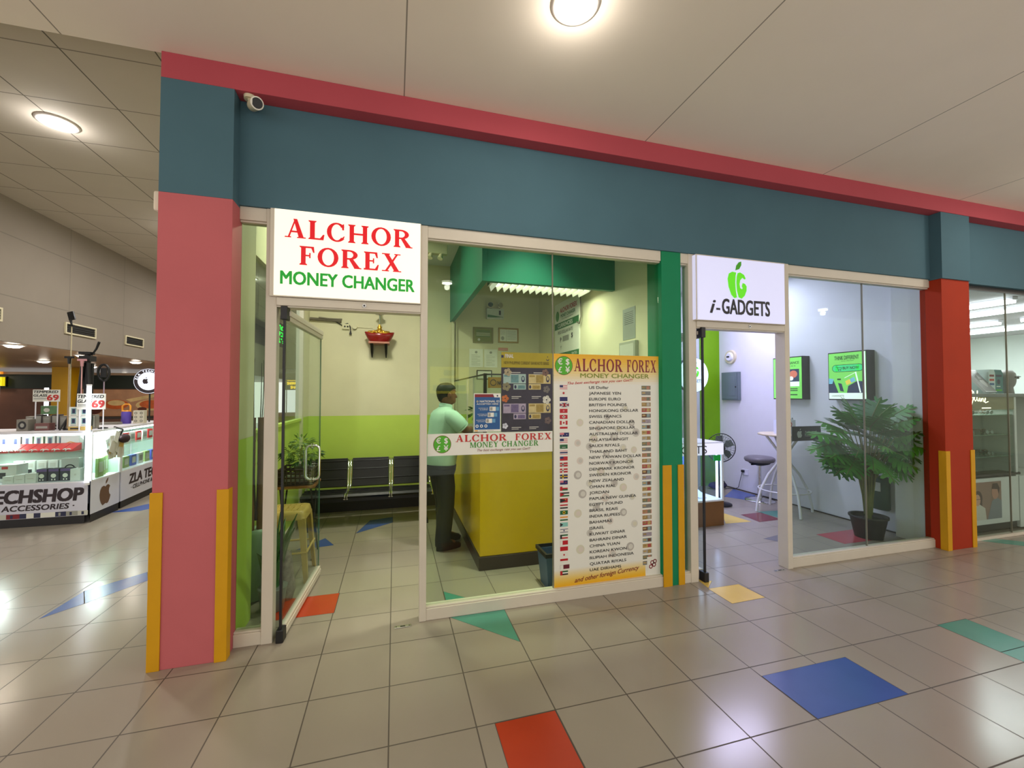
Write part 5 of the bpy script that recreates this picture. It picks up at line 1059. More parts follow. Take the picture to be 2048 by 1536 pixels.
# ------------------------------------------------------------------ big potted plant
t = thing('potted_plant', 'tall potted plant with deeply lobed dark leaves behind the right window', 'plant', (5.05, 3.42, 0))
PC = Vector((5.06, 3.42, 0))
g = MB(); g.lathe([(.125, .003), (.165, .215), (.178, .22), (.178, .24), (.16, .238), (.15, .2)], PC, mat('black_pot', (30, 30, 32), .5), 28); g.build('pot', t)
g = MB(); g.lathe([(.15, .19), (.001, .205)], PC, mat('potting_soil', (48, 36, 28), .9, var=.3, scale=40), 20); g.build('soil', t)
M_st = mat('plant_stem', (104, 108, 62), .6, var=.2, scale=10); M_lf = mat('lobed_leaf', (62, 134, 44), .38, var=.3, scale=6); M_lf2 = mat('lobed_leaf_dark', (40, 104, 48), .38, var=.3, scale=6)
rnd = random.Random(21)
def lobed_leaf(mb, base, axis, nrm, L, Wd, m, droop=.25):
    axis = axis.normalized(); s = axis.cross(nrm).normalized(); n = s.cross(axis).normalized()
    def pt(u, w): return base+axis*(u*L)+s*w-n*(droop*L*(u**2)*.9+abs(w)*.22)
    N = 6
    rib = [pt(k/(N+1), 0) for k in range(N+2)]
    for sg in (-1, 1):
        for k in range(N):
            u0 = (k+.15)/(N+1); wl = Wd*math.sin(PI*min(.96, .16+.84*(k+.5)/N))**.7*(1.0 if k else .8); fw = .06+.24*k/N; th = .078
            a, b = pt(u0-th*.5, 0), pt(u0+th*1.6, 0)
            m1, m2 = pt(u0+fw*.35-th*.7, sg*wl*.5), pt(u0+fw*.35+th*1.05, sg*wl*.45); m3, m4 = pt(u0+fw*.72-th*.6, sg*wl*.88), pt(u0+fw*.72+th*.8, sg*wl*.82); e = pt(u0+fw*.9, sg*wl*1.04)
            q = [a, m1, m3, e, m4, m2, b]; mb.add(q if sg < 0 else q[::-1], [tuple(range(7))], m, True)
    mb.tube(rib, [.004]*(N+1)+[.001], M_st, 5); mb.add([pt(.82, -.03), pt(1.02, 0), pt(.82, .03)], [(0, 1, 2)], m)
st = MB(); lv = []; NL = 54
for i in range(NL):
    zz = 1-(i+.5)/NL*1.8; a = 2*PI*i*.381966; rr = math.sqrt(max(0, 1-zz*zz)); d = Vector((rr*math.cos(a), rr*math.sin(a), zz)); q = rnd.uniform(.75, 1.05)
    tip = PC+Vector((d.x*.40*q, d.y*.22*q, 1.04+d.z*.30*q)); root = PC+Vector((math.cos(a)*.03, math.sin(a)*.03, .25)); mid = (root*.45+tip*.55)+Vector((-d.x*.10, -d.y*.06, .06)); low = root*.7+mid*.3+Vector((0, 0, .05))
    st.tube([root, low, mid, tip], [.009, .008, .006, .004], M_st, 6)
    ax = Vector((d.x*1.2, d.y*.8-.15, .7*d.z+.05)).normalized(); L = rnd.uniform(.25, .32)
    tip.x = min(tip.x, 5.28); tip.y = min(max(tip.y, 3.18), 3.75)
    over = tip.x+ax.x*L-5.37
    if over > 0: ax.x -= over/L; ax.y -= .5*over/L; ax = ax.normalized()
    left = 4.45-(tip.x+ax.x*L)
    if left > 0: tip.x += left
    under = 3.09-(tip.y+ax.y*L)
    if under > 0: ax.y += under/L; ax = ax.normalized()
    g = MB(); lobed_leaf(g, tip, ax, Vector((-ax.x*.5, -.45-ax.y*.3, 1)), L, rnd.uniform(.15, .19), M_lf if (i % 3) else M_lf2, rnd.uniform(.1, .3))
    for k_, vv in enumerate(g.v): g.v[k_] = Vector((min(vv.x, 5.378), max(vv.y, 3.065), vv.z))
    lv.append(g)
st.tube([PC+Vector((0, 0, .19)), PC+Vector((.01, 0, .45)), PC+Vector((.02, .02, .75))], [.032, .022, .01], M_st, 10); st.build('stems', t)
for g in lv: g.build('leaf', t)
# ------------------------------------------------------------------ optical shop
M_tube = mat('white_tube', (255, 255, 255), .4, emit=9, ergb=(250, 252, 255), var=0)
for x, y0, y1, lab in ((7.22, 3.19, 4.39, 'nearest twin white tube lamp in the optical shop ceiling'), (8.03, 3.25, 4.6, 'second twin white tube lamp from the orange pillar in the optical shop'), (9.24, 4.25, 5.45, 'shorter looking tube lamp deep in the optical shop ceiling'), (9.3, 3.1, 4.05, 'tube lamp at the picture edge in line with the short one'), (10.3, 3.3, 5.6, 'farthest twin tube lamp in the optical shop ceiling')):
    t = thing('tube_lamp', lab, 'ceiling light', (x, (y0+y1)/2, 2.76))
    g = MB(); g.box(x-.05, x+.05, y0, y1, 2.72, 2.76, M_wl); g.build('housing', t, bevel=.004)
    for dx in (-.055, .035):
        g = MB(); g.ring((x+dx, y0+.02, 2.705), (x+dx, y1-.02, 2.705), .02, .02, 10, M_tube); g.build('tube', t)
    lamp_light('AREA', (x, (y0+y1)/2, 2.675), POW_OPT*(y1-y0)/1.2, (.97, .99, 1), .16, y1-y0-.1, parent=t)
CY = 3.14
t = thing('display_cabinet', 'tall white eyewear cabinet with glass shelves against the optical shop glass', 'cabinet', (6.5, 3.35, 0))
M_cab = mat('cabinet_white', (206, 208, 204), .4, var=.02); M_grey = mat('cabinet_grey', (120, 124, 124), .4)
g = MB(); g.box(5.84, 7.06, CY, 3.55, .10, .62, M_cab); g.box(5.84, 7.06, CY+.02, 3.55, .02, .10, M_dark); g.box(7.02, 7.06, CY, 3.55, .62, 1.55, M_cab); g.box(7.08, 7.9, CY, 3.55, .02, .62, M_cab); g.box(7.86, 7.9, CY, 3.55, .62, 1.55, M_cab); g.box(7.08, 7.9, 3.52, 3.55, .62, 1.55, M_cab); g.box(5.84, 5.88, CY, 3.55, .62, 1.55, M_cab); g.box(5.84, 7.06, 3.52, 3.55, .62, 1.55, mat('mint_back', (150, 166, 154), .4)); g.build('carcass', t, bevel=.003)
g = MB(); g.box(5.83, 7.9, CY-.02, 3.56, 1.545, 1.585, M_grey); g.build('top', t, bevel=.003)
g = MB(); g.box(5.88, 7.02, CY, CY+.02, 1.40, 1.545, mat('olive_lit_header', (132, 128, 98), .4)); pl = PL(g, (5.88, CY, 1.40)); M_scr = mat('lit_script', (255, 250, 220), .4, emit=1.4, var=0)
def script_celine(pl, x, y, s, m):
    C = [(.36, .92), (.3, 1.0), (.22, .9), (.27, .78), (.34, .86)]; 
    pl.line([(x+a*s, y+b*s) for a, b in ((.34, .95), (.28, 1.05), (.18, .95), (.08, .7), (.02, .4), (.05, .15), (.16, .1), (.28, .3), (.38, .55), (.46, .8), (.42, .98), (.34, .9), (.33, .6))], .07*s, m, .002)
    pl.line([(x+a*s, y+b*s) for a, b in ((.34, .45), (.5, .6), (.54, .7), (.48, .72), (.47, .55), (.56, .42), (.66, .5), (.78, .95), (.74, 1.02), (.7, .8), (.74, .45), (.84, .42), (.92, .6), (.92, .45), (1.0, .4), (1.06, .58), (1.1, .4), (1.14, .56), (1.24, .58), (1.26, .4), (1.36, .38), (1.46, .54), (1.42, .6), (1.36, .5), (1.42, .32), (1.7, .4))], .055*s, m, .002)
script_celine(pl, .34, .015, .2, M_scr); pl.rect(.56, .014, .72, .026, M_scr, .002); g.build('header_panel', t)
for z in (.86, 1.11, 1.34):
    g = MB(); g.box(5.88, 7.02, CY+.02, 3.52, z-.006, z, mat('shelf_glass', (120, 150, 136), .15)); g.build('shelf', t)
g = MB(); g.box(5.86, 7.1, CY-.005, 3.3, .635, .665, M_dark); g.build('ledge', t, bevel=.008)
g = MB(); g.box(5.88, 7.02, CY+.01, CY+.014, .665, 1.40, M_glass2); g.build('front_glass', t)
pl = None
g = MB(); g.box(6.20, 6.73, CY-.006, CY-.0005, .16, .58, mat('couple_poster_ground', (140, 110, 96), .5, var=.05)); pl = PL(g, (6.20, CY-.006, .16)); skinp = mat('poster_skin', (196, 150, 128), .5, var=0); sk2 = mat('poster_skin_dim', (176, 128, 108), .5, var=0); hr = mat('poster_hair', (70, 44, 38), .5, var=0); shw = mat('poster_cloth', (196, 190, 178), .5, var=0); shb = mat('poster_cloth_blue', (120, 124, 130), .5, var=0)
pl.poly([(.28, 0), (.53, 0), (.53, .2), (.44, .24), (.36, .2)], shb); pl.disc(.42, .3, .06, .08, sk2, .0014); pl.poly([(.36, .34), (.38, .4), (.46, .4), (.5, .34), (.48, .27), (.46, .33)], hr, .0018)
pl.poly([(0, 0), (.26, 0), (.24, .13), (.14, .18), (.03, .15)], shw, .0016); pl.disc(.12, .24, .075, .09, hr, .0014); pl.poly([(.05, .24), (.06, .13), (.19, .13), (.19, .24)], hr, .0015); pl.disc(.11, .225, .05, .065, skinp, .002); pl.line([(.06, .235), (.16, .235)], .005, P_black, .0024)
g.build('couple_poster', t)
lamp_light('AREA', (6.45, 3.33, 1.395), 3, (1, .98, .9), 1.0, .25, parent=t)
# eyeglasses on the shelves
M_ew = [mat('eyewear_black', (24, 22, 22), .3), mat('eyewear_tortoise', (96, 60, 34), .3, var=.3, scale=60), mat('eyewear_silver', (150, 150, 150), .25, metal=.6)]
M_ln = mat('eyewear_lens', (120, 130, 126), .1)
def eyeglasses(m):
    t = thing('eyeglasses', 'pair of eyeglasses', 'glasses', (0, 0, 0)); g = MB()
    for s in (-1, 1):
        g.tube([(s*.034+.026*math.cos(2*PI*k/16), -.0, .024+.02*math.sin(2*PI*k/16)) for k in range(16)], .0032, m, 6, closed=True); g.tube([(s*.06, 0, .032), (s*.066, .01, .034), (s*.062, .11, .03), (s*.06, .13, .006)], .0025, m, 5)
    g.tube([(-.01, 0, .03), (0, -.004, .034), (.01, 0, .03)], .0028, m, 5); fr_ = g.build('spectacle_frame', t)
    for s in (-1, 1):
        g = MB(); g.add([(s*.034+.024*math.cos(2*PI*k/16), 0, .024+.018*math.sin(2*PI*k/16)) for k in range(16)], [tuple(range(16))], M_ln); g.build('lens', fr_)
    return t
protos = [eyeglasses(m) for m in M_ew]; used = [False]*3
rnd = random.Random(8); k = 0
WH = {1.341: 'top', 1.111: 'middle', .861: 'bottom', .666: 'dark'}
CO = ['black', 'brown', 'silver']
for z in (1.341, 1.111, .861):
    for i in range(6):
        x = 6.08+i*.165; q = (k*7+i) % 3; k += 1
        loc = (x+rnd.uniform(-.01, .01), 3.22+(i % 2)*.14, z); rot = (0, 0, rnd.uniform(-.15, .15)); lab = '%s framed eyeglasses on the %s glass shelf of the eyewear cabinet' % (CO[q], WH[z]); gr = '%s eyeglasses on the %s cabinet shelf' % (CO[q], WH[z])
        if used[q]: copy_tree(protos[q], loc, rot, lab, gr)
        else: p_ = protos[q]; used[q] = True; p_.location = loc; p_.rotation_euler = rot; p_['label'] = lab; p_['group'] = gr
# things on top of the cabinet
t = thing('photo_frame', 'leaning grey photo panel of a face on top of the eyewear cabinet', 'photo', (6.62, 3.24, 1.585))
g = MB(); c = Vector((6.62, 3.24, 1.73)); u = Vector((.16, .03, .0)); v_ = Vector((-.07, .06, .13)); n_ = u.cross(v_).normalized()*.012; g.obox(c, u, v_, n_, M_wl); g.build('panel', t, bevel=.002)
g = MB(); pl = PL(g, c-u-v_+(n_ if n_.y < 0 else -n_), u, v_); W2, H2 = 2*u.length, 2*v_.length; pl.rect(.008, .01, W2-.008, H2-.01, mat('grey_photo', (110, 108, 112), .4, var=.1, scale=10), .0012); pl.disc(W2*.55, H2*.5, .065, .09, mat('photo_face', (170, 164, 164), .4, var=0), .0018); pl.poly([(W2*.3, H2*.9), (W2*.2, H2*.4), (W2*.4, H2*.5), (W2*.6, H2*.85)], mat('photo_hair', (52, 50, 54), .4, var=0), .0022); pl.line([(W2*.42, H2*.56), (W2*.72, H2*.56)], .012, P_black, .0026); g.build('photo', t)
t = thing('lens_carton', 'pale and teal carton of lens solution on top of the eyewear cabinet', 'box', (6.920, 3.32, 1.585)); M_tc = mat('teal_carton', (40, 110, 116), .4); M_wc = mat('pale_carton', (196, 214, 214), .4)
g = MB(); g.prism([(6.785, 1.586), (6.905, 1.586), (6.905, 1.83), (6.885, 1.872), (6.805, 1.872), (6.785, 1.84)], 3.24, 3.40, M_wc, axis=1); pl = PL(g, (6.785, 3.24, 1.586)); 
for a, cc in ((.2, P_maroon), (.15, P_red), (.1, P_blue)): pl.rect(.015, a, .1, a+.025, cc)
g.build('pale_side', t); g = MB(); g.prism([(6.907, 1.586), (7.060, 1.586), (7.060, 1.83), (7.030, 1.87), (6.907, 1.872)], 3.245, 3.40, M_tc, axis=1); pl = PL(g, (6.907, 3.245, 1.586)); pl.rect(.02, .2, .13, .225, P_navy); pl.disc(.07, .14, .03, .03, P_navy); pl.rect(.02, .03, .13, .05, P_lgreen); pl.rect(.03, .08, .1, .09, P_white); g.build('teal_side', t)
t = thing('mannequin_head', 'grey display head wearing dark sunglasses on top of the eyewear cabinet', 'display head', (7.240, 3.3, 1.585)); M_mh = mat('grey_mannequin', (128, 124, 122), .5)
g = MB(); R_ = []
for z, a, b, w_ in ((1.586, .06, .06, .06), (1.66, .055, .055, .05), (1.69, .095, .07, .06), (1.73, .1, .09, .07), (1.78, .095, .1, .075), (1.83, .085, .095, .07), (1.865, .05, .06, .05), (1.875, .01, .01, .01)):
    R_.append([(7.210+(a if math.cos(2*PI*k/20) > 0 else b)*math.cos(2*PI*k/20), 3.28+w_*math.sin(2*PI*k/20), z) for k in range(20)])
g.loft(R_, M_mh); g.loft([[(7.300+x, 3.28+y, z) for x, y in ((0, -.012), (d, 0), (0, .012))] for z, d in ((1.72, .02), (1.735, .032), (1.77, .012))], M_mh); g.build('head', t)
g = MB(); g.loft([[(7.295+.03*(1-abs(k)/3)-.02*abs(k)/3, 3.28+k*.024, z) for k in range(-3, 4)] + [(7.300+.03*(1-abs(k)/3)-.02*abs(k)/3+.008, 3.28+k*.024, z) for k in range(3, -4, -1)] for z in (1.765, 1.80)], M_black); g.tube([(7.290, 3.2, 1.79), (7.190, 3.198, 1.785)], .006, M_black, 6); g.build('sunglasses', t)
t = thing('reading_table', 'white sales counter deep inside the optical shop', 'counter', (9.5, 5.2, 0))
g = MB(); g.box(8.3, 11.5, 4.9, 5.5, 0, .95, M_cab); g.build('body', t, bevel=.004); g = MB(); g.box(8.25, 11.55, 4.85, 5.55, .95, .99, M_wl); g.build('top', t)
# ------------------------------------------------------------------ phone accessory kiosk in the side hall
M_pan = mat('white_banner', (206, 206, 222), .45, var=.02); M_kb = mat('kiosk_black', (24, 22, 24), .5); M_kg = glassmat('case_glass', (244, 251, 247), .5); M_led = mat('white_led', (255, 255, 255), .4, emit=7, ergb=(240, 246, 255), var=0); M_mint = mat('mint_case_back', (196, 212, 202), .4)
K_blk = mat('maroon_black_print', (34, 16, 26), .45, var=0); K_brn = mat('brown_print', (96, 66, 44), .45, var=0)
def inset(poly, d):
    cx = sum(p[0] for p in poly)/len(poly); cy = sum(p[1] for p in poly)/len(poly); return [(x+(cx-x)*d, y+(cy-y)*d) for x, y in poly]
def kiosk(name, label, poly, faces, draw, shelf=.875):
    """poly: footprint; faces: indices of the glazed edges"""
    cx = sum(p[0] for p in poly)/len(poly); cy = sum(p[1] for p in poly)/len(poly)
    t = thing(name, label, 'counter', (cx, cy, 0))
    g = MB(); g.prism(inset(poly, .03), 0, .10, M_kb); g.build('plinth', t)
    g = MB(); g.prism(poly, .10, .50, M_pan); draw(g); g.build('panel', t)
    g = MB(); g.prism(poly, .50, .515, M_wl); g.prism(poly, 1.10, 1.13, M_wl)
    n = len(poly)
    for i in range(n):
        a = poly[i]; g.ring((a[0]+(cx-a[0])*.02, a[1]+(cy-a[1])*.02, .51), (a[0]+(cx-a[0])*.02, a[1]+(cy-a[1])*.02, 1.11), .012, .012, 8, M_wl)
    for i in range(n):
        if i in faces: continue
        a, b = Vector((*poly[i], 0)), Vector((*poly[(i+1) % n], 0)); c = (a+b)/2; u = (b-a)/2; nn = Vector((-u.y, u.x, 0)).normalized()*.006
        g.obox(c+Vector((0, 0, .805)), u*.98, nn, Vector((0, 0, .295)), M_mint)
    g.build('case_frame', t)
    g = MB(); g.prism(inset(poly, .04), shelf-.006, shelf, M_kg); g.build('shelf', t)
    for i in faces:
        a, b = Vector((*poly[i], 0)), Vector((*poly[(i+1) % n], 0)); c = (a+b)/2; u = (b-a)/2; nn = Vector((-u.y, u.x, 0)).normalized()
        g = MB(); g.obox(c+Vector((0, 0, .805)), u*.985, nn*.003, Vector((0, 0, .29)), M_kg); g.build('front_glass', t)
        g = MB(); g.obox(c+nn*.04+Vector((0, 0, 1.085)), u*.96, nn*.012, Vector((0, 0, .012)), M_led); g.build('led_strip', t)
    lamp_light('AREA', (cx, cy, 1.07), 15*max(1, len(faces)), (.92, .97, 1), .3, parent=t)
    return t
PA = [(-5.6, 6.37), (-3.61, 6.37), (-3.98, 6.98), (-5.6, 6.98)]; PB = [(-3.592, 6.385), (-3.62, 7.0), (-3.955, 7.0)]; PCk = [(-3.625, 7.04), (-3.74, 8.6), (-4.3, 8.6), (-4.20, 7.04)]
def dA(g):
    pl = PL(g, (-5.6, 6.37, .10)); pl.text('ZLA TECHSHOP', 1.945, .19, .145, K_blk, d=.002, w=1.36, align='R', bold=.045, shear=.12); pl.text('· CELLPHONE & ACCESSORIES ·', 1.86, .095, .062, K_blk, d=.002, w=1.42, align='R', bold=.03, shear=.15)
    rnd = random.Random(2); x = .3
    while x < 1.98:
        w = rnd.uniform(.05, .13); pl.rect(x, .004, min(x+w, 1.995), .06, rnd.choice((P_white, P_navy, P_lgrey, P_maroon, P_white, P_grey)), .0014); 
        if w > .08: pl.rect(x+w*.3, .012, x+w*.5, .05, rnd.choice((P_red, P_grey, P_navy)), .0018)
        x += w
def dB(g):
    u = Vector((PB[1][0]-PB[0][0], PB[1][1]-PB[0][1], 0)); pl = PL(g, (PB[0][0], PB[0][1], .10), u); apple(pl, .30, .19, .30, K_brn, .002)
def dC(g):
    u = Vector((PCk[1][0]-PCk[0][0], PCk[1][1]-PCk[0][1], 0)); pl = PL(g, (PCk[0][0], PCk[0][1], .10), u); pl.text('ZLA TECHSHOP', .22, .2, .13, K_blk, d=.002, w=1.5, bold=.045, shear=.12); pl.text('· CELLPHONE & ACCESSORIES ·', .28, .11, .055, K_blk, d=.002, w=1.3, bold=.03, shear=.15)
kiosk('display_counter', 'white glass topped phone accessory counter with big black lettering across its front', PA, (0,), dA)
kiosk('display_counter', 'angled corner counter with a brown fruit emblem beside the big lettered counter', PB, (0,), dB)
kiosk('display_counter', 'white lettered accessory counter partly hidden behind the pink pillar', PCk, (0,), dC)
t = thing('led_post', 'upright white tube lamp at the corner of the accessory counters', 'lamp', (-3.60, 6.36, .5))
g = MB(); g.ring((-3.612, 6.352, .5), (-3.612, 6.352, 1.68), .022, .022, 14, M_led); g.build('tube', t); g = MB(); g.ring((-3.612, 6.352, .47), (-3.612, 6.352, .5), .026, .026, 14, M_wl); g.ring((-3.612, 6.352, 1.68), (-3.612, 6.352, 1.70), .026, .026, 14, M_wl); g.build('end_cap', t)
t = thing('led_post', 'shorter upright tube lamp behind the left price card on the counter', 'lamp', (-4.36, 6.88, 1.13))
g = MB(); g.ring((-4.36, 6.88, 1.16), (-4.36, 6.88, 1.66), .02, .02, 14, M_led); g.build('tube', t); g = MB(); g.ring((-4.36, 6.88, 1.131), (-4.36, 6.88, 1.16), .026, .026, 14, M_wl); g.build('end_cap', t)
def price_card(x0, x1, z0, z1, y, label):
    t = thing('price_card', label, 'sign', ((x0+x1)/2, y, 1.13)); w, h = x1-x0, z1-z0
    g = MB(); g.box(x0, x1, y, y+.004, z0, z1, P_white); pl = PL(g, (x0, y, z0)); pl.text('TEMPERED', w*.03, h*.72, h*.2, P_black, w=w*.9, bold=.03, shear=.15); pl.text('GLASS', w*.03, h*.42, h*.2, P_black, w=w*.5, bold=.03, shear=.15); pl.text('69', w*.53, h*.12, h*.44, P_red, w=w*.42, bold=.04); pl.rect(w*.03, h*.26, w*.5, h*.3, P_black); pl.rect(w*.03, h*.16, w*.5, h*.2, P_grey); g.build('card', t)
    g = MB(); g.box(x0+.02, x0+.03, y+.005, y+.012, 1.131, z1, M_wl); g.box(x1-.03, x1-.02, y+.005, y+.012, 1.131, z1, M_wl); g.build('holder', t)
price_card(-3.77, -3.48+.0, 1.39, 1.585, 6.42, 'tempered glass price card in front of the upright corner tube lamp'); price_card(-4.33, -4.06, 1.485, 1.635, 6.62, 'tempered glass price card at the far left of the accessory counter')
# tripods and sticks
def tripod(label, x, y, h, m, m2, spread, r):
    t = thing('tripod', label, 'tripod', (x, y, 1.131))
    for k in range(3):
        a = 2*PI*k/3+.4; g = MB(); g.tube([(x, y, 1.131+spread*1.4), (x+spread*math.cos(a), y+spread*math.sin(a), 1.134)], r, M_black, 8); g.build('leg', t)
    g = MB(); g.ring((x, y, 1.131+spread*.5), (x, y, h), r*.9, r*.7, 10, m); g.build('pole', t)
    g = MB(); g.ring((x, y, 1.131+spread*1.3), (x, y, 1.131+spread*1.6), r*2, r*2, 10, M_black); g.build('collar', t); return t
t = tripod('slim pale phone tripod rising above the accessory counter', -3.96, 6.62, 2.44, mat('pale_pole', (196, 184, 150), .4), M_black, .13, .009)
g = MB(); g.box(-3.985, -3.935, 6.605, 6.635, 2.44, 2.462, M_black); g.ring((-3.96, 6.62, 2.46), (-3.975, 6.62, 2.53), .01, .014, 10, M_black); g.obox((-3.965, 6.62, 2.575), (.03, 0, .01), (0, .012, 0), (-.012, 0, .05), M_black); g.build('phone_clamp', t)
t = thing('tripod', 'bulky black folded camera tripod on the accessory counter with its handle raised', 'tripod', (-3.79, 6.62, 1.131))
for x0, x1, y in ((-3.90, -3.82, 6.60), (-3.72, -3.77, 6.60), (-3.80, -3.80, 6.72)):
    g = MB(); g.tube([(x0, y, 1.132), ((x0+x1)/2, y, 1.55), (x1, y, 1.98)], [.012, .02, .024], M_black, 10); g.build('leg', t)
g = MB(); g.ring((-3.80, 6.64, 1.55), (-3.80, 6.64, 2.06), .03, .034, 12, M_black); g.build('pole', t)
g = MB(); g.box(-3.86, -3.74, 6.58, 6.70, 2.0, 2.07, M_black); g.box(-3.87, -3.75, 6.59, 6.69, 2.09, 2.12, M_black); g.ring((-3.80, 6.64, 2.06), (-3.80, 6.64, 2.10), .03, .03, 12, M_black); g.tube([(-3.76, 6.64, 2.08), (-3.70, 6.62, 2.16), (-3.66, 6.60, 2.25)], [.01, .012, .014], M_black, 10); g.build('head', t)
t = thing('ring_light', 'round ring light on a stick beside the bulky black tripod', 'lamp', (-3.66, 6.70, 1.131))
g = MB(); g.tube([(-3.66+.06*math.cos(2*PI*k/28), 6.70, 1.86+.105*math.sin(2*PI*k/28)) for k in range(28)], .014, M_black, 8, closed=True); g.build('ring', t); g = MB(); g.ring((-3.66, 6.71, 1.134), (-3.66, 6.71, 1.76), .007, .007, 8, mat('lilac_stick', (170, 150, 170), .4)); g.lathe([(.05, 0), (.05, .012), (.01, .02)], (-3.66, 6.71, 1.131), M_black, 16); g.box(-3.69, -3.63, 6.69, 6.72, 1.80, 1.92, M_black); g.build('stand', t)
for x, h, m, lab in ((-4.0+.06, 1.96, mat('tan_stick', (176, 150, 116), .4), 'tan selfie stick with a black clamp between the tripods'), (-3.83+.02, 1.93, mat('pink_stick', (214, 160, 160), .4), 'pink selfie stick with a pink clamp left of the bulky tripod')):
    t = thing('selfie_stick', lab, 'stick', (x, 6.56, 1.131)); mm = M_black if 'tan' in lab else mat('pink_clamp', (206, 150, 156), .4)
    g = MB(); g.ring((x, 6.56, 1.14), (x, 6.56, h), .008, .006, 10, m); g.lathe([(.04, 0), (.04, .01), (.01, .016)], (x, 6.56, 1.131), mm, 14); g.build('pole', t); g = MB(); g.ring((x, 6.56, h), (x, 6.56, h+.07), .014, .02, 10, mm); g.box(x-.045, x+.045, 6.55, 6.57, h+.07, h+.095, mm); g.build('clamp', t)
# goods: helper for simple cartons with a printed face
def carton(name, label, cat, x0, x1, y0, y1, z0, z1, m, draw=None, group=None):
    t = thing(name, label, cat, ((x0+x1)/2, (y0+y1)/2, z0), group); g = MB(); g.box(x0, x1, y0, y1, z0, z1, m); g.build('box_body', t, bevel=.002)
    if draw: g = MB(); pl = PL(g, (x0, y0, z0)); draw(pl, x1-x0, z1-z0); g.build('printed_front', t)
    return t
def pr_phone(pl, w, h): pl.rect(w*.06, h*.06, w*.94, h*.94, P_white); pl.rect(w*.25, h*.25, w*.75, h*.88, mat('pale_teal_print', (120, 160, 160), .4, var=0), .0014); pl.rect(w*.35, h*.35, w*.65, h*.8, P_navy, .0018); pl.rect(w*.2, h*.1, w*.8, h*.18, P_grey, .0014)
M_cg = mat('grey_carton', (126, 122, 112), .5, var=.1); M_cd = mat('dark_carton', (70, 62, 60), .5, var=.1); M_cgr = mat('green_carton', (84, 122, 80), .5); M_cy = mat('ochre_carton', (196, 166, 90), .5); M_cw = mat('white_carton', (214, 218, 212), .45)
for i in range(6):
    carton('accessory_box', 'grey boxed accessory in the row on top of the lettered counter', 'box', -4.46+i*.085, -4.38+i*.085, 6.72, 6.80, 1.1305, 1.30+.02*(i % 2), M_cd if i % 2 else M_cg, lambda pl, w, h: [pl.rect(w*.15, h*.3, w*.85, h*.9, P_grey), pl.rect(w*.2, h*.1, w*.8, h*.18, P_lgrey)], 'grey boxes on the counter top')
carton('speaker_box', 'dark speaker carton standing at the left end of the counter top', 'box', -4.40, -4.29, 6.50, 6.62, 1.1305, 1.27, M_cg, lambda pl, w, h: [pl.disc(w*.5, h*.5, w*.36, h*.36, P_black), pl.disc(w*.5, h*.5, w*.18, h*.18, P_grey, .0016)])
carton('accessory_box', 'leaning maroon accessory carton beside the slim pale tripod', 'box', -4.24, -4.10, 6.52, 6.62, 1.1305, 1.22, mat('maroon_carton', (110, 70, 66), .5), lambda pl, w, h: pl.rect(w*.1, h*.3, w*.9, h*.6, P_grey))
carton('green_box', 'green carton stacked on the grey boxes of the counter top', 'box', -4.30, -4.18, 6.70, 6.79, 1.325, 1.43, M_cgr, lambda pl, w, h: pl.disc(w*.5, h*.5, w*.25, h*.25, P_lgrey))
GB = 'boxed phone cases by the corner tube lamp'
for i, (x, z, lab) in enumerate(((-3.86, 1.1785, 'white boxed phone case, lower left of the stack by the corner tube lamp'), (-3.86, 1.30, 'white boxed phone case, upper left of the stack by the corner tube lamp'), (-3.755, 1.1785, 'white boxed phone case, lower right of the stack by the corner tube lamp'), (-3.755, 1.30, 'white boxed phone case, upper right of the stack by the corner tube lamp'))):
    carton('phone_case_box', lab, 'box', x, x+.10, 6.44, 6.48, z, z+.12, M_cw, pr_phone, GB)
carton('ochre_box', 'flat ochre carton under the white boxed phone cases', 'box', -3.86, -3.655, 6.435, 6.5, 1.1305, 1.178, M_cy, lambda pl, w, h: pl.rect(w*.1, h*.3, w*.6, h*.7, P_black))
carton('accessory_box', 'tall grey carton behind the upright corner tube lamp', 'box', -3.85, -3.76, 6.74, 6.82, 1.1305, 1.31, M_cg, pr_phone)
# inside: red trays on the shelf, cartons below
M_rt = mat('red_tray', (206, 40, 40), .4); M_or = mat('orange_edge', (226, 150, 40), .4)
for i in range(8):
    x = -4.62+i*.108
    t = thing('earphone_pack', 'red carded earphone pack in the row on the glass shelf', 'pack', (x, 6.5, .8755), 'red earphone packs on the shelf')
    g = MB(); g.loft([[(x-.05, 6.43, .876), (x+.05, 6.43, .876), (x+.05, 6.6, .876), (x-.05, 6.6, .876)], [(x-.05, 6.43, .895), (x+.05, 6.43, .895), (x+.05, 6.6, .965), (x-.05, 6.6, .965)]], M_rt, smooth=False); g.build('tray', t)
    g = MB(); g.tube([(x-.035+.07*k/6, 6.425+.02*math.sin(k*1.3), .9+.012*math.sin(k*1.7)) for k in range(7)], .006, M_cw, 6); g.build('earphone', t)
for i, x in enumerate((-4.14, -4.025, -3.91)):
    carton('speaker_pack', ('black boxed speaker with a white disc under the red packs, left of three', 'black boxed speaker with a white disc under the red packs, middle of three', 'black boxed speaker with a white disc under the red packs, right of three')[i], 'box', x-.03, x+.07, 6.46, 6.56, .5155, .665, mat('dark_teal_carton', (36, 40, 56), .4), lambda pl, w, h: [pl.disc(w*.5, h*.45, w*.26, w*.26, P_white), pl.rect(w*.3, h*.08, w*.42, h*.2, P_white), pl.rect(w*.58, h*.08, w*.7, h*.2, P_white), pl.rect(0, h*.8, w, h, mat('violet_print', (96, 70, 130), .4, var=0))], 'black boxed speakers')
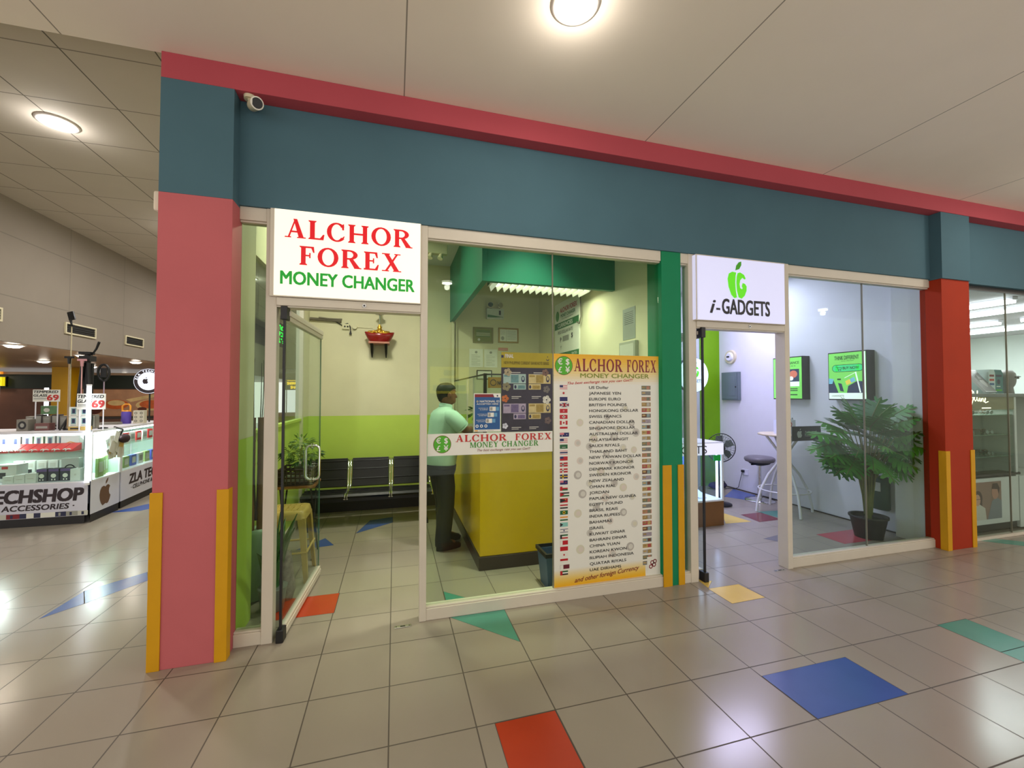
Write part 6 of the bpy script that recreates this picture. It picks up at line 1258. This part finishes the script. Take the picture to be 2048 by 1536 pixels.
carton('headphone_box', 'pale carton with a black headphone picture at the back of the lettered counter', 'box', -4.08, -3.90, 6.70, 6.78, .5155, .76, M_cw, lambda pl, w, h: [pl.arc(w*.5, h*.45, w*.32, w*.32, w*.08, w*.08, 0, 180, P_black), pl.rect(w*.16, h*.25, w*.3, h*.5, P_black), pl.rect(w*.7, h*.25, w*.84, h*.5, P_black)])
carton('toy_box', 'tilted white carton with a red mark at the left of the lettered counter', 'box', -4.62, -4.42, 6.55, 6.72, .5155, .72, M_cw, lambda pl, w, h: [pl.rect(w*.3, h*.75, w*.6, h*.9, P_red), pl.rect(w*.1, h*.2, w*.5, h*.55, P_black)])
for i in range(3): carton('cable_box', 'low white cable carton in the front row of the lettered counter', 'box', -4.46+i*.105, -4.36+i*.105, 6.42, 6.54, .5155, .60+.012*i, M_cw, lambda pl, w, h: [pl.rect(w*.2, h*.4, w*.8, h*.5, P_lgrey)], 'low white cable cartons')
carton('accessory_box', 'plain white carton at the right end of the lettered counter case', 'box', -3.83, -3.73, 6.44, 6.54, .5155, .66, M_cw, lambda pl, w, h: pl.disc(w*.5, h*.5, w*.12, w*.12, P_lgrey))
carton('picture_box', 'white carton with an orange bird like streak on the upper shelf of the lettered counter', 'box', -4.04, -3.85, 6.62, 6.70, .8755, 1.06, M_cw, lambda pl, w, h: pl.line([(w*.2, h*.4), (w*.5, h*.55), (w*.8, h*.45)], .012, FO))
for i in range(9): carton('phone_case_box', 'slim boxed phone case standing behind the red earphone packs', 'box', -5.0+i*.115, -4.90+i*.115, 6.80, 6.83, .8755, 1.05, (M_cw, M_cgr, M_cw, M_cd)[i % 4], pr_phone, 'boxed phone cases behind the red packs')
for i in range(5): carton('charger_box', 'upright white charger carton at the back of the lettered counter', 'box', -4.62+i*.115, -4.52+i*.115, 6.80, 6.86, .5155, .73, M_cw, lambda pl, w, h: [pl.rect(w*.2, h*.6, w*.8, h*.85, P_lgrey), pl.rect(w*.3, h*.2, w*.7, h*.5, P_black)], 'white charger cartons')
# bundle of carded cables hung at the corner
t = thing('cable_bundle', 'bundle of white carded cables with a dark strap hung on the angled corner counter', 'bundle', (-3.52, 6.8, .9)); rnd = random.Random(9)
g = MB(); u = Vector((-.045, .999, 0)); nn = Vector((.999, .045, 0))
for i in range(26):
    s = rnd.uniform(.25, .58); z = rnd.uniform(.80, 1.02); c = Vector((PB[0][0], PB[0][1], 0))+u*s+nn*rnd.uniform(.03, .09)+Vector((0, 0, z)); a = rnd.uniform(-.6, .6); w_ = u*math.cos(a)*.045+Vector((0, 0, math.sin(a)*.045)); h_ = -u*math.sin(a)*.07+Vector((0, 0, math.cos(a)*.07)); g.obox(c, w_, h_, nn*.004, (M_cw, M_cw, P_lgrey, M_cy)[i % 4])
g.build('packs', t); g = MB(); c = Vector((PB[0][0], PB[0][1], 0))+u*.5+nn*.10; g.ball((c.x, c.y, .98), .05, .09, .06, mat('dark_strap', (44, 20, 26), .6), 14, 8); g.tube([(c.x-.05, c.y, 1.03), (c.x-.02, c.y, 1.10), (c.x-.13, c.y+.02, 1.135)], .012, M_black, 6); g.build('strap', t)
M_lime_c = mat('lime_carton', (150, 170, 110), .5, var=.15)
def on_edge(poly, s, off, z, w, d, h, m, name, label, group=None):
    a, b = Vector((*poly[0], 0)), Vector((*poly[1], 0)); u = (b-a).normalized(); n_ = Vector((-u.y, u.x, 0)); c = a+u*s+n_*off
    t = thing(name, label, 'box', (c.x, c.y, z), group); g = MB(); g.obox(c+Vector((0, 0, z+h/2)), u*w/2, n_*d/2, Vector((0, 0, h/2)), m); pl = PL(g, c-u*w/2-n_*d/2+Vector((0, 0, z)), u); pl.rect(w*.15, h*.25, w*.85, h*.8, P_lgrey if m is not M_cw else P_grey); g.build('box_body', t, bevel=.002)
for i in range(3): on_edge(PB, .27+i*.13, .05+.04*i, .5155, .12, .03, .24, M_lime_c, 'tablet_box', 'lime grey flat carton standing in the angled corner counter', 'cartons in the angled corner counter')
for i in range(6): on_edge(PCk, .15+i*.21, .12, .5155, .15, .06, .16, (M_cw, M_lime_c, mat('blue_carton', (80, 96, 190), .4))[i % 3], 'phone_case_box', ('white', 'lime', 'blue')[i % 3]+' boxed phone case low in the counter behind the pink pillar', ('white', 'lime', 'blue')[i % 3]+' cases low in the hidden counter')
for i in range(6): on_edge(PCk, .2+i*.19, .14, .8755, .15, .05, .14, (M_cw, M_rt)[i % 2], 'phone_case_box', ('white', 'red')[i % 2]+' boxed phone case on the shelf of the counter behind the pink pillar', ('white', 'red')[i % 2]+' cases on the hidden counter shelf')
t = thing('tumbler', 'purple tumbler with an orange yellow carry handle on the far accessory counter', 'tumbler', (-3.94, 7.75, 1.131))
g = MB(); g.lathe([(.055, 0), (.06, .01), (.06, .17), (.052, .185)], (-3.94, 7.75, 1.131), mat('purple_tumbler', (86, 66, 160), .4), 20); g.build('cup_body', t); g = MB(); g.tube([(-3.99, 7.75, 1.31), (-3.99, 7.75, 1.40), (-3.96, 7.75, 1.425), (-3.91, 7.75, 1.425), (-3.89, 7.75, 1.40), (-3.89, 7.75, 1.31)], .012, M_or, 8); g.lathe([(.054, .184), (.05, .2), (.01, .205)], (-3.94, 7.75, 1.131), M_or, 18); g.build('handle', t)
carton('case_display', 'pale carton printed with small camera shapes beside the purple tumbler', 'box', -3.84, -3.70, 7.72, 7.80, 1.1305, 1.33, mat('cream_carton', (196, 190, 170), .5), lambda pl, w, h: [pl.arc(w*(.25+.5*i), h*(.2+.3*j), .018, .018, .006, .006, 0, 360, P_black, .0014, 10) for i in range(2) for j in range(3)])
carton('case_display', 'dark carton with grey rings between the purple tumbler and the pale carton', 'box', -3.875, -3.845, 7.84, 7.90, 1.1305, 1.29, M_cd, lambda pl, w, h: pl.disc(w*.5, h*.6, w*.3, w*.3, P_grey))
carton('shade_box', 'grey folded case cloth pile lying in front of the purple tumbler', 'pile', -4.16, -3.93, 7.54, 7.64, 1.1305, 1.165, M_cg)
t = thing('round_sign', 'round white lit sign of the accessory counters beside the pink pillar', 'sign', (-3.68, 8.1, 1.72))
g = MB(); C_ = Vector((-3.83, 8.1, 1.79)); g.ring(C_+Vector((0, .05, 0)), C_, .205, .205, 40, M_kb); g.build('rim', t); g = MB(); g.ring(C_, C_-Vector((0, .006, 0)), .2, .2, 40, mat('lit_sign_white', (236, 240, 255), .3, emit=.9, ergb=(230, 238, 255), var=0)); pl = PL(g, C_-Vector((.2, .0062, .2))); pl.arc(.2, .2, .195, .195, .05, .05, 0, 360, K_blk, .0008, 36)
for i, ch in enumerate('ZLA TECHSHOP'):
    a = math.radians(168-i*13.5); px, py = .2+.152*math.cos(a), .2+.152*math.sin(a); R0 = PL(g, pl.p(px, py, .001), pl.U*math.cos(a-PI/2)+pl.V*math.sin(a-PI/2), pl.V*math.cos(a-PI/2)-pl.U*math.sin(a-PI/2)); R0.text(ch, 0, 0, .03, mat('lit_sign_white', (236, 240, 255)), .001, align='C', bold=.03)
apple(pl, .16, .2, .1, K_blk, .001); g.build('face', t); g = MB(); g.ring((C_.x, 8.14, 1.131), (C_.x, 8.14, 1.6), .012, .012, 8, M_kb); g.build('stand', t)
# ------------------------------------------------------------------ vents and the food court
for y0, y1, lab in ((6.56, 7.12, 'white framed air vent in the middle of the bulkhead'), (7.78, 8.26, 'white framed air vent on the bulkhead nearest the pink pillar'), (5.0, 5.68, 'white framed air vent at the left end of the bulkhead')):
    y0 *= 1.1; y1 *= 1.1
    t = thing('air_vent', lab, 'vent', (-4.39, (y0+y1)/2, 2.45)); z0, z1 = 2.44, 2.56
    g = MB(); g.box(-4.399, -4.38, y0, y1, z0-.02, z0, M_cam); g.box(-4.399, -4.38, y0, y1, z1, z1+.02, M_cam); g.box(-4.399, -4.38, y0, y0+.02, z0, z1, M_cam); g.box(-4.399, -4.38, y1-.02, y1, z0, z1, M_cam); g.build('frame', t)
    g = MB(); g.box(-4.399, -4.394, y0+.02, y1-.02, z0, z1, M_black)
    for k in range(4): g.box(-4.394, -4.386, y0+.02, y1-.02, z0+.012+.03*k, z0+.018+.03*k, M_dark)
    g.build('grille', t)
M_dgw = mat('dark_green_fascia', (26, 44, 32), .5); M_brw = mat('brown_stall', (120, 80, 62), .5, var=.25, scale=2)
mb = MB(); mb.box(-20, -4.46, 13.0, 13.1, 0, 1.72, M_brw); mb.box(-20, -4.46, 12.98, 13.1, 1.72, 2.06, M_dgw); mb.box(-20, -4.46, 12.9, 13.1, 2.06, 2.12, mat('warm_cornice', (206, 178, 150), .4)); struct(mb.build('wall_food_court'))
mb = MB(); mb.box(-7.52, -7.16, 12.0, 12.36, 0, 2.2, mat('yellow_column_paint', (222, 170, 10), .45)); struct(mb.build('pillar'), 'yellow column under the low food court ceiling')
t = thing('mural_panel', 'warm food picture panel with orange plates on the far food court wall', 'mural', (-6.6, 12.97, 1.1))
g = MB(); g.box(-7.5, -5.4, 12.95, 12.975, .9, 1.70, mat('mural_ground', (190, 140, 104), .5, var=.25, scale=3, emit=.12)); pl = PL(g, (-7.5, 12.95, .9)); mo = mat('mural_orange', (206, 96, 36), .5, var=.3, scale=9, emit=.12); my = mat('mural_cream', (226, 190, 130), .5, var=.2, scale=9, emit=.12); mr = mat('mural_brown', (110, 50, 30), .5, var=.2, scale=9)
pl.disc(1.45, .4, .34, .14, my); pl.disc(1.45, .42, .26, .11, mo, .0016); pl.disc(1.25, .3, .1, .05, mr, .002); pl.disc(.7, .42, .26, .12, mo); pl.disc(.7, .46, .18, .07, my, .0016); pl.disc(1.85, .22, .2, .1, mr); pl.poly([(.9, .55), (1.5, .68), (1.55, .62), (1.0, .48)], my); pl.disc(.25, .3, .16, .12, mr); g.build('picture', t)
t = thing('stall_counter', 'dark brown food stall counter below the warm food picture panel', 'counter', (-6.6, 12.4, 0))
g = MB(); g.box(-7.05, -5.2, 12.2, 12.6, 0, 1.0, M_brw); g.build('body', t); g = MB(); g.box(-7.1, -5.15, 12.15, 12.65, 1.0, 1.04, M_dark); g.build('top', t)
t = thing('stall_sign', 'yellow and red lit stall sign at the left edge of the food court', 'sign', (-9.1, 12.85, 1.9))
g = MB(); g.box(-9.6, -9.0, 12.86, 12.95, 1.78, 1.99, mat('lit_yellow_sign', (240, 220, 30), .4, emit=.9, var=0)); pl = PL(g, (-9.6, 12.86, 1.78)); pl.text('foods', .3, .06, .1, mat('lit_red_text', (220, 30, 20), .4, emit=.4, var=0), w=.27, bold=.04, shear=.2); g.build('face', t); g = MB(); g.box(-9.62, -8.98, 12.95, 12.978, 1.76, 2.01, M_dark); g.build('housing', t)
t = thing('stall_sign', 'orange lit strip sign above the yellow and red stall sign', 'sign', (-9.1, 12.85, 2.06)); g = MB(); g.box(-9.6, -9.0, 12.84, 12.89, 2.06, 2.12, mat('lit_orange_sign', (240, 150, 40), .4, emit=.8, var=0)); g.build('face', t)
t = thing('drink_fridge', 'pale lit drink fridge with a magenta light frame behind the lettered counter', 'fridge', (-5.2, 7.6, 0))
g = MB(); g.box(-6.32, -5.82, 7.8, 8.3, 0, 1.72, mat('fridge_body', (206, 214, 230), .35)); g.build('cabinet', t, bevel=.01); g = MB(); g.box(-6.28, -5.86, 7.79, 7.8, .5, 1.62, mat('lit_fridge_glass', (150, 200, 210), .3, emit=.35, ergb=(150, 206, 220), var=.2)); pl = PL(g, (-6.28, 7.79, .5))
for k in range(4): pl.rect(.0, .2+.25*k, .42, .21+.25*k, M_wl, .002)
pl.rect(.06, .65, .2, 1.05, M_black, .0015); g.build('door', t); M_mg = mat('magenta_light', (255, 60, 230), .4, emit=2, ergb=(255, 40, 230), var=0); g = MB(); pl = PL(g, (-6.20, 7.784, .88))
for q in ((0, 0, .33, .02), (0, .28, .33, .3), (0, 0, .02, .3), (.31, 0, .33, .3)): pl.rect(*q, M_mg, .002)
pl.text('SALE', .05, .1, .09, M_mg, .002, w=.22); g.build('light_frame', t)
# stall seen through the glazed side wall
t = thing('stall_sign', 'small yellow lit shawarma stall sign seen through the side glass of the left shop', 'sign', (-2.7, 13.0, 1.73)); M_sy = mat('lit_stall_yellow', (250, 210, 20), .4, emit=1.6, ergb=(255, 200, 10), var=0)
g = MB(); g.box(-2.95, -2.5, 13.0, 13.03, 1.70, 2.0, mat('dark_sign_board', (40, 36, 20), .5)); pl = PL(g, (-2.95, 13.0, 1.70)); pl.text('SHAWARMA', .05, .15, .075, M_sy, .002, w=.36, bold=.05); pl.text('SHACK', .14, .04, .075, M_sy, .002, w=.27, bold=.05); pl.rect(.05, .26, .41, .275, M_sy, .002); g.build('face', t); g = MB(); g.box(-2.93, -2.91, 13.031, 13.05, 1.06, 1.98, M_dark); g.box(-2.54, -2.52, 13.031, 13.05, 1.06, 1.98, M_dark); g.build('posts', t)
t = thing('food_stall', 'brown food stall under the yellow lit shawarma sign', 'stall', (-2.7, 13.3, 0)); g = MB(); g.box(-3.4, -1.9, 13.02, 13.6, 0, 1.05, M_brw); g.build('counter', t); g = MB(); g.box(-3.4, -3.34, 13.05, 13.6, 1.05, 2.2, M_dark); g.box(-1.96, -1.9, 13.05, 13.6, 1.05, 2.2, M_dark); g.box(-3.4, -1.9, 13.05, 13.6, 2.2, 2.3, M_dark); g.build('canopy', t)
# lit yellow shop sign across the corridor, mirrored faintly in the left window
t = thing('shop_sign', 'yellow lit sign across the corridor mirrored in the left shop window', 'sign', (1.62, -6.75, 2.06)); M_ylit = mat('lit_yellow_board', (236, 220, 70), .4, emit=4.0, ergb=(236, 214, 40), var=0)
g = MB(); g.box(1.03, 2.22, -6.79, -6.74, 1.60, 2.42, M_ylit); pl = PL(g, (2.22, -6.74, 1.60), (-1, 0, 0)); 
for a, b, c, d in ((.42, .55, .78, .72), (.3, .35, .9, .47), (.1, .08, 1.1, .26)): pl.rect(a, b, c, d, mat('dim_green_board_print', (120, 150, 60), .4, emit=1.2, var=.2, scale=20), .004)
g.build('face', t); g = MB(); g.box(1.0, 2.25, -6.8, -6.785, 1.57, 2.45, M_dark); g.build('housing', t)
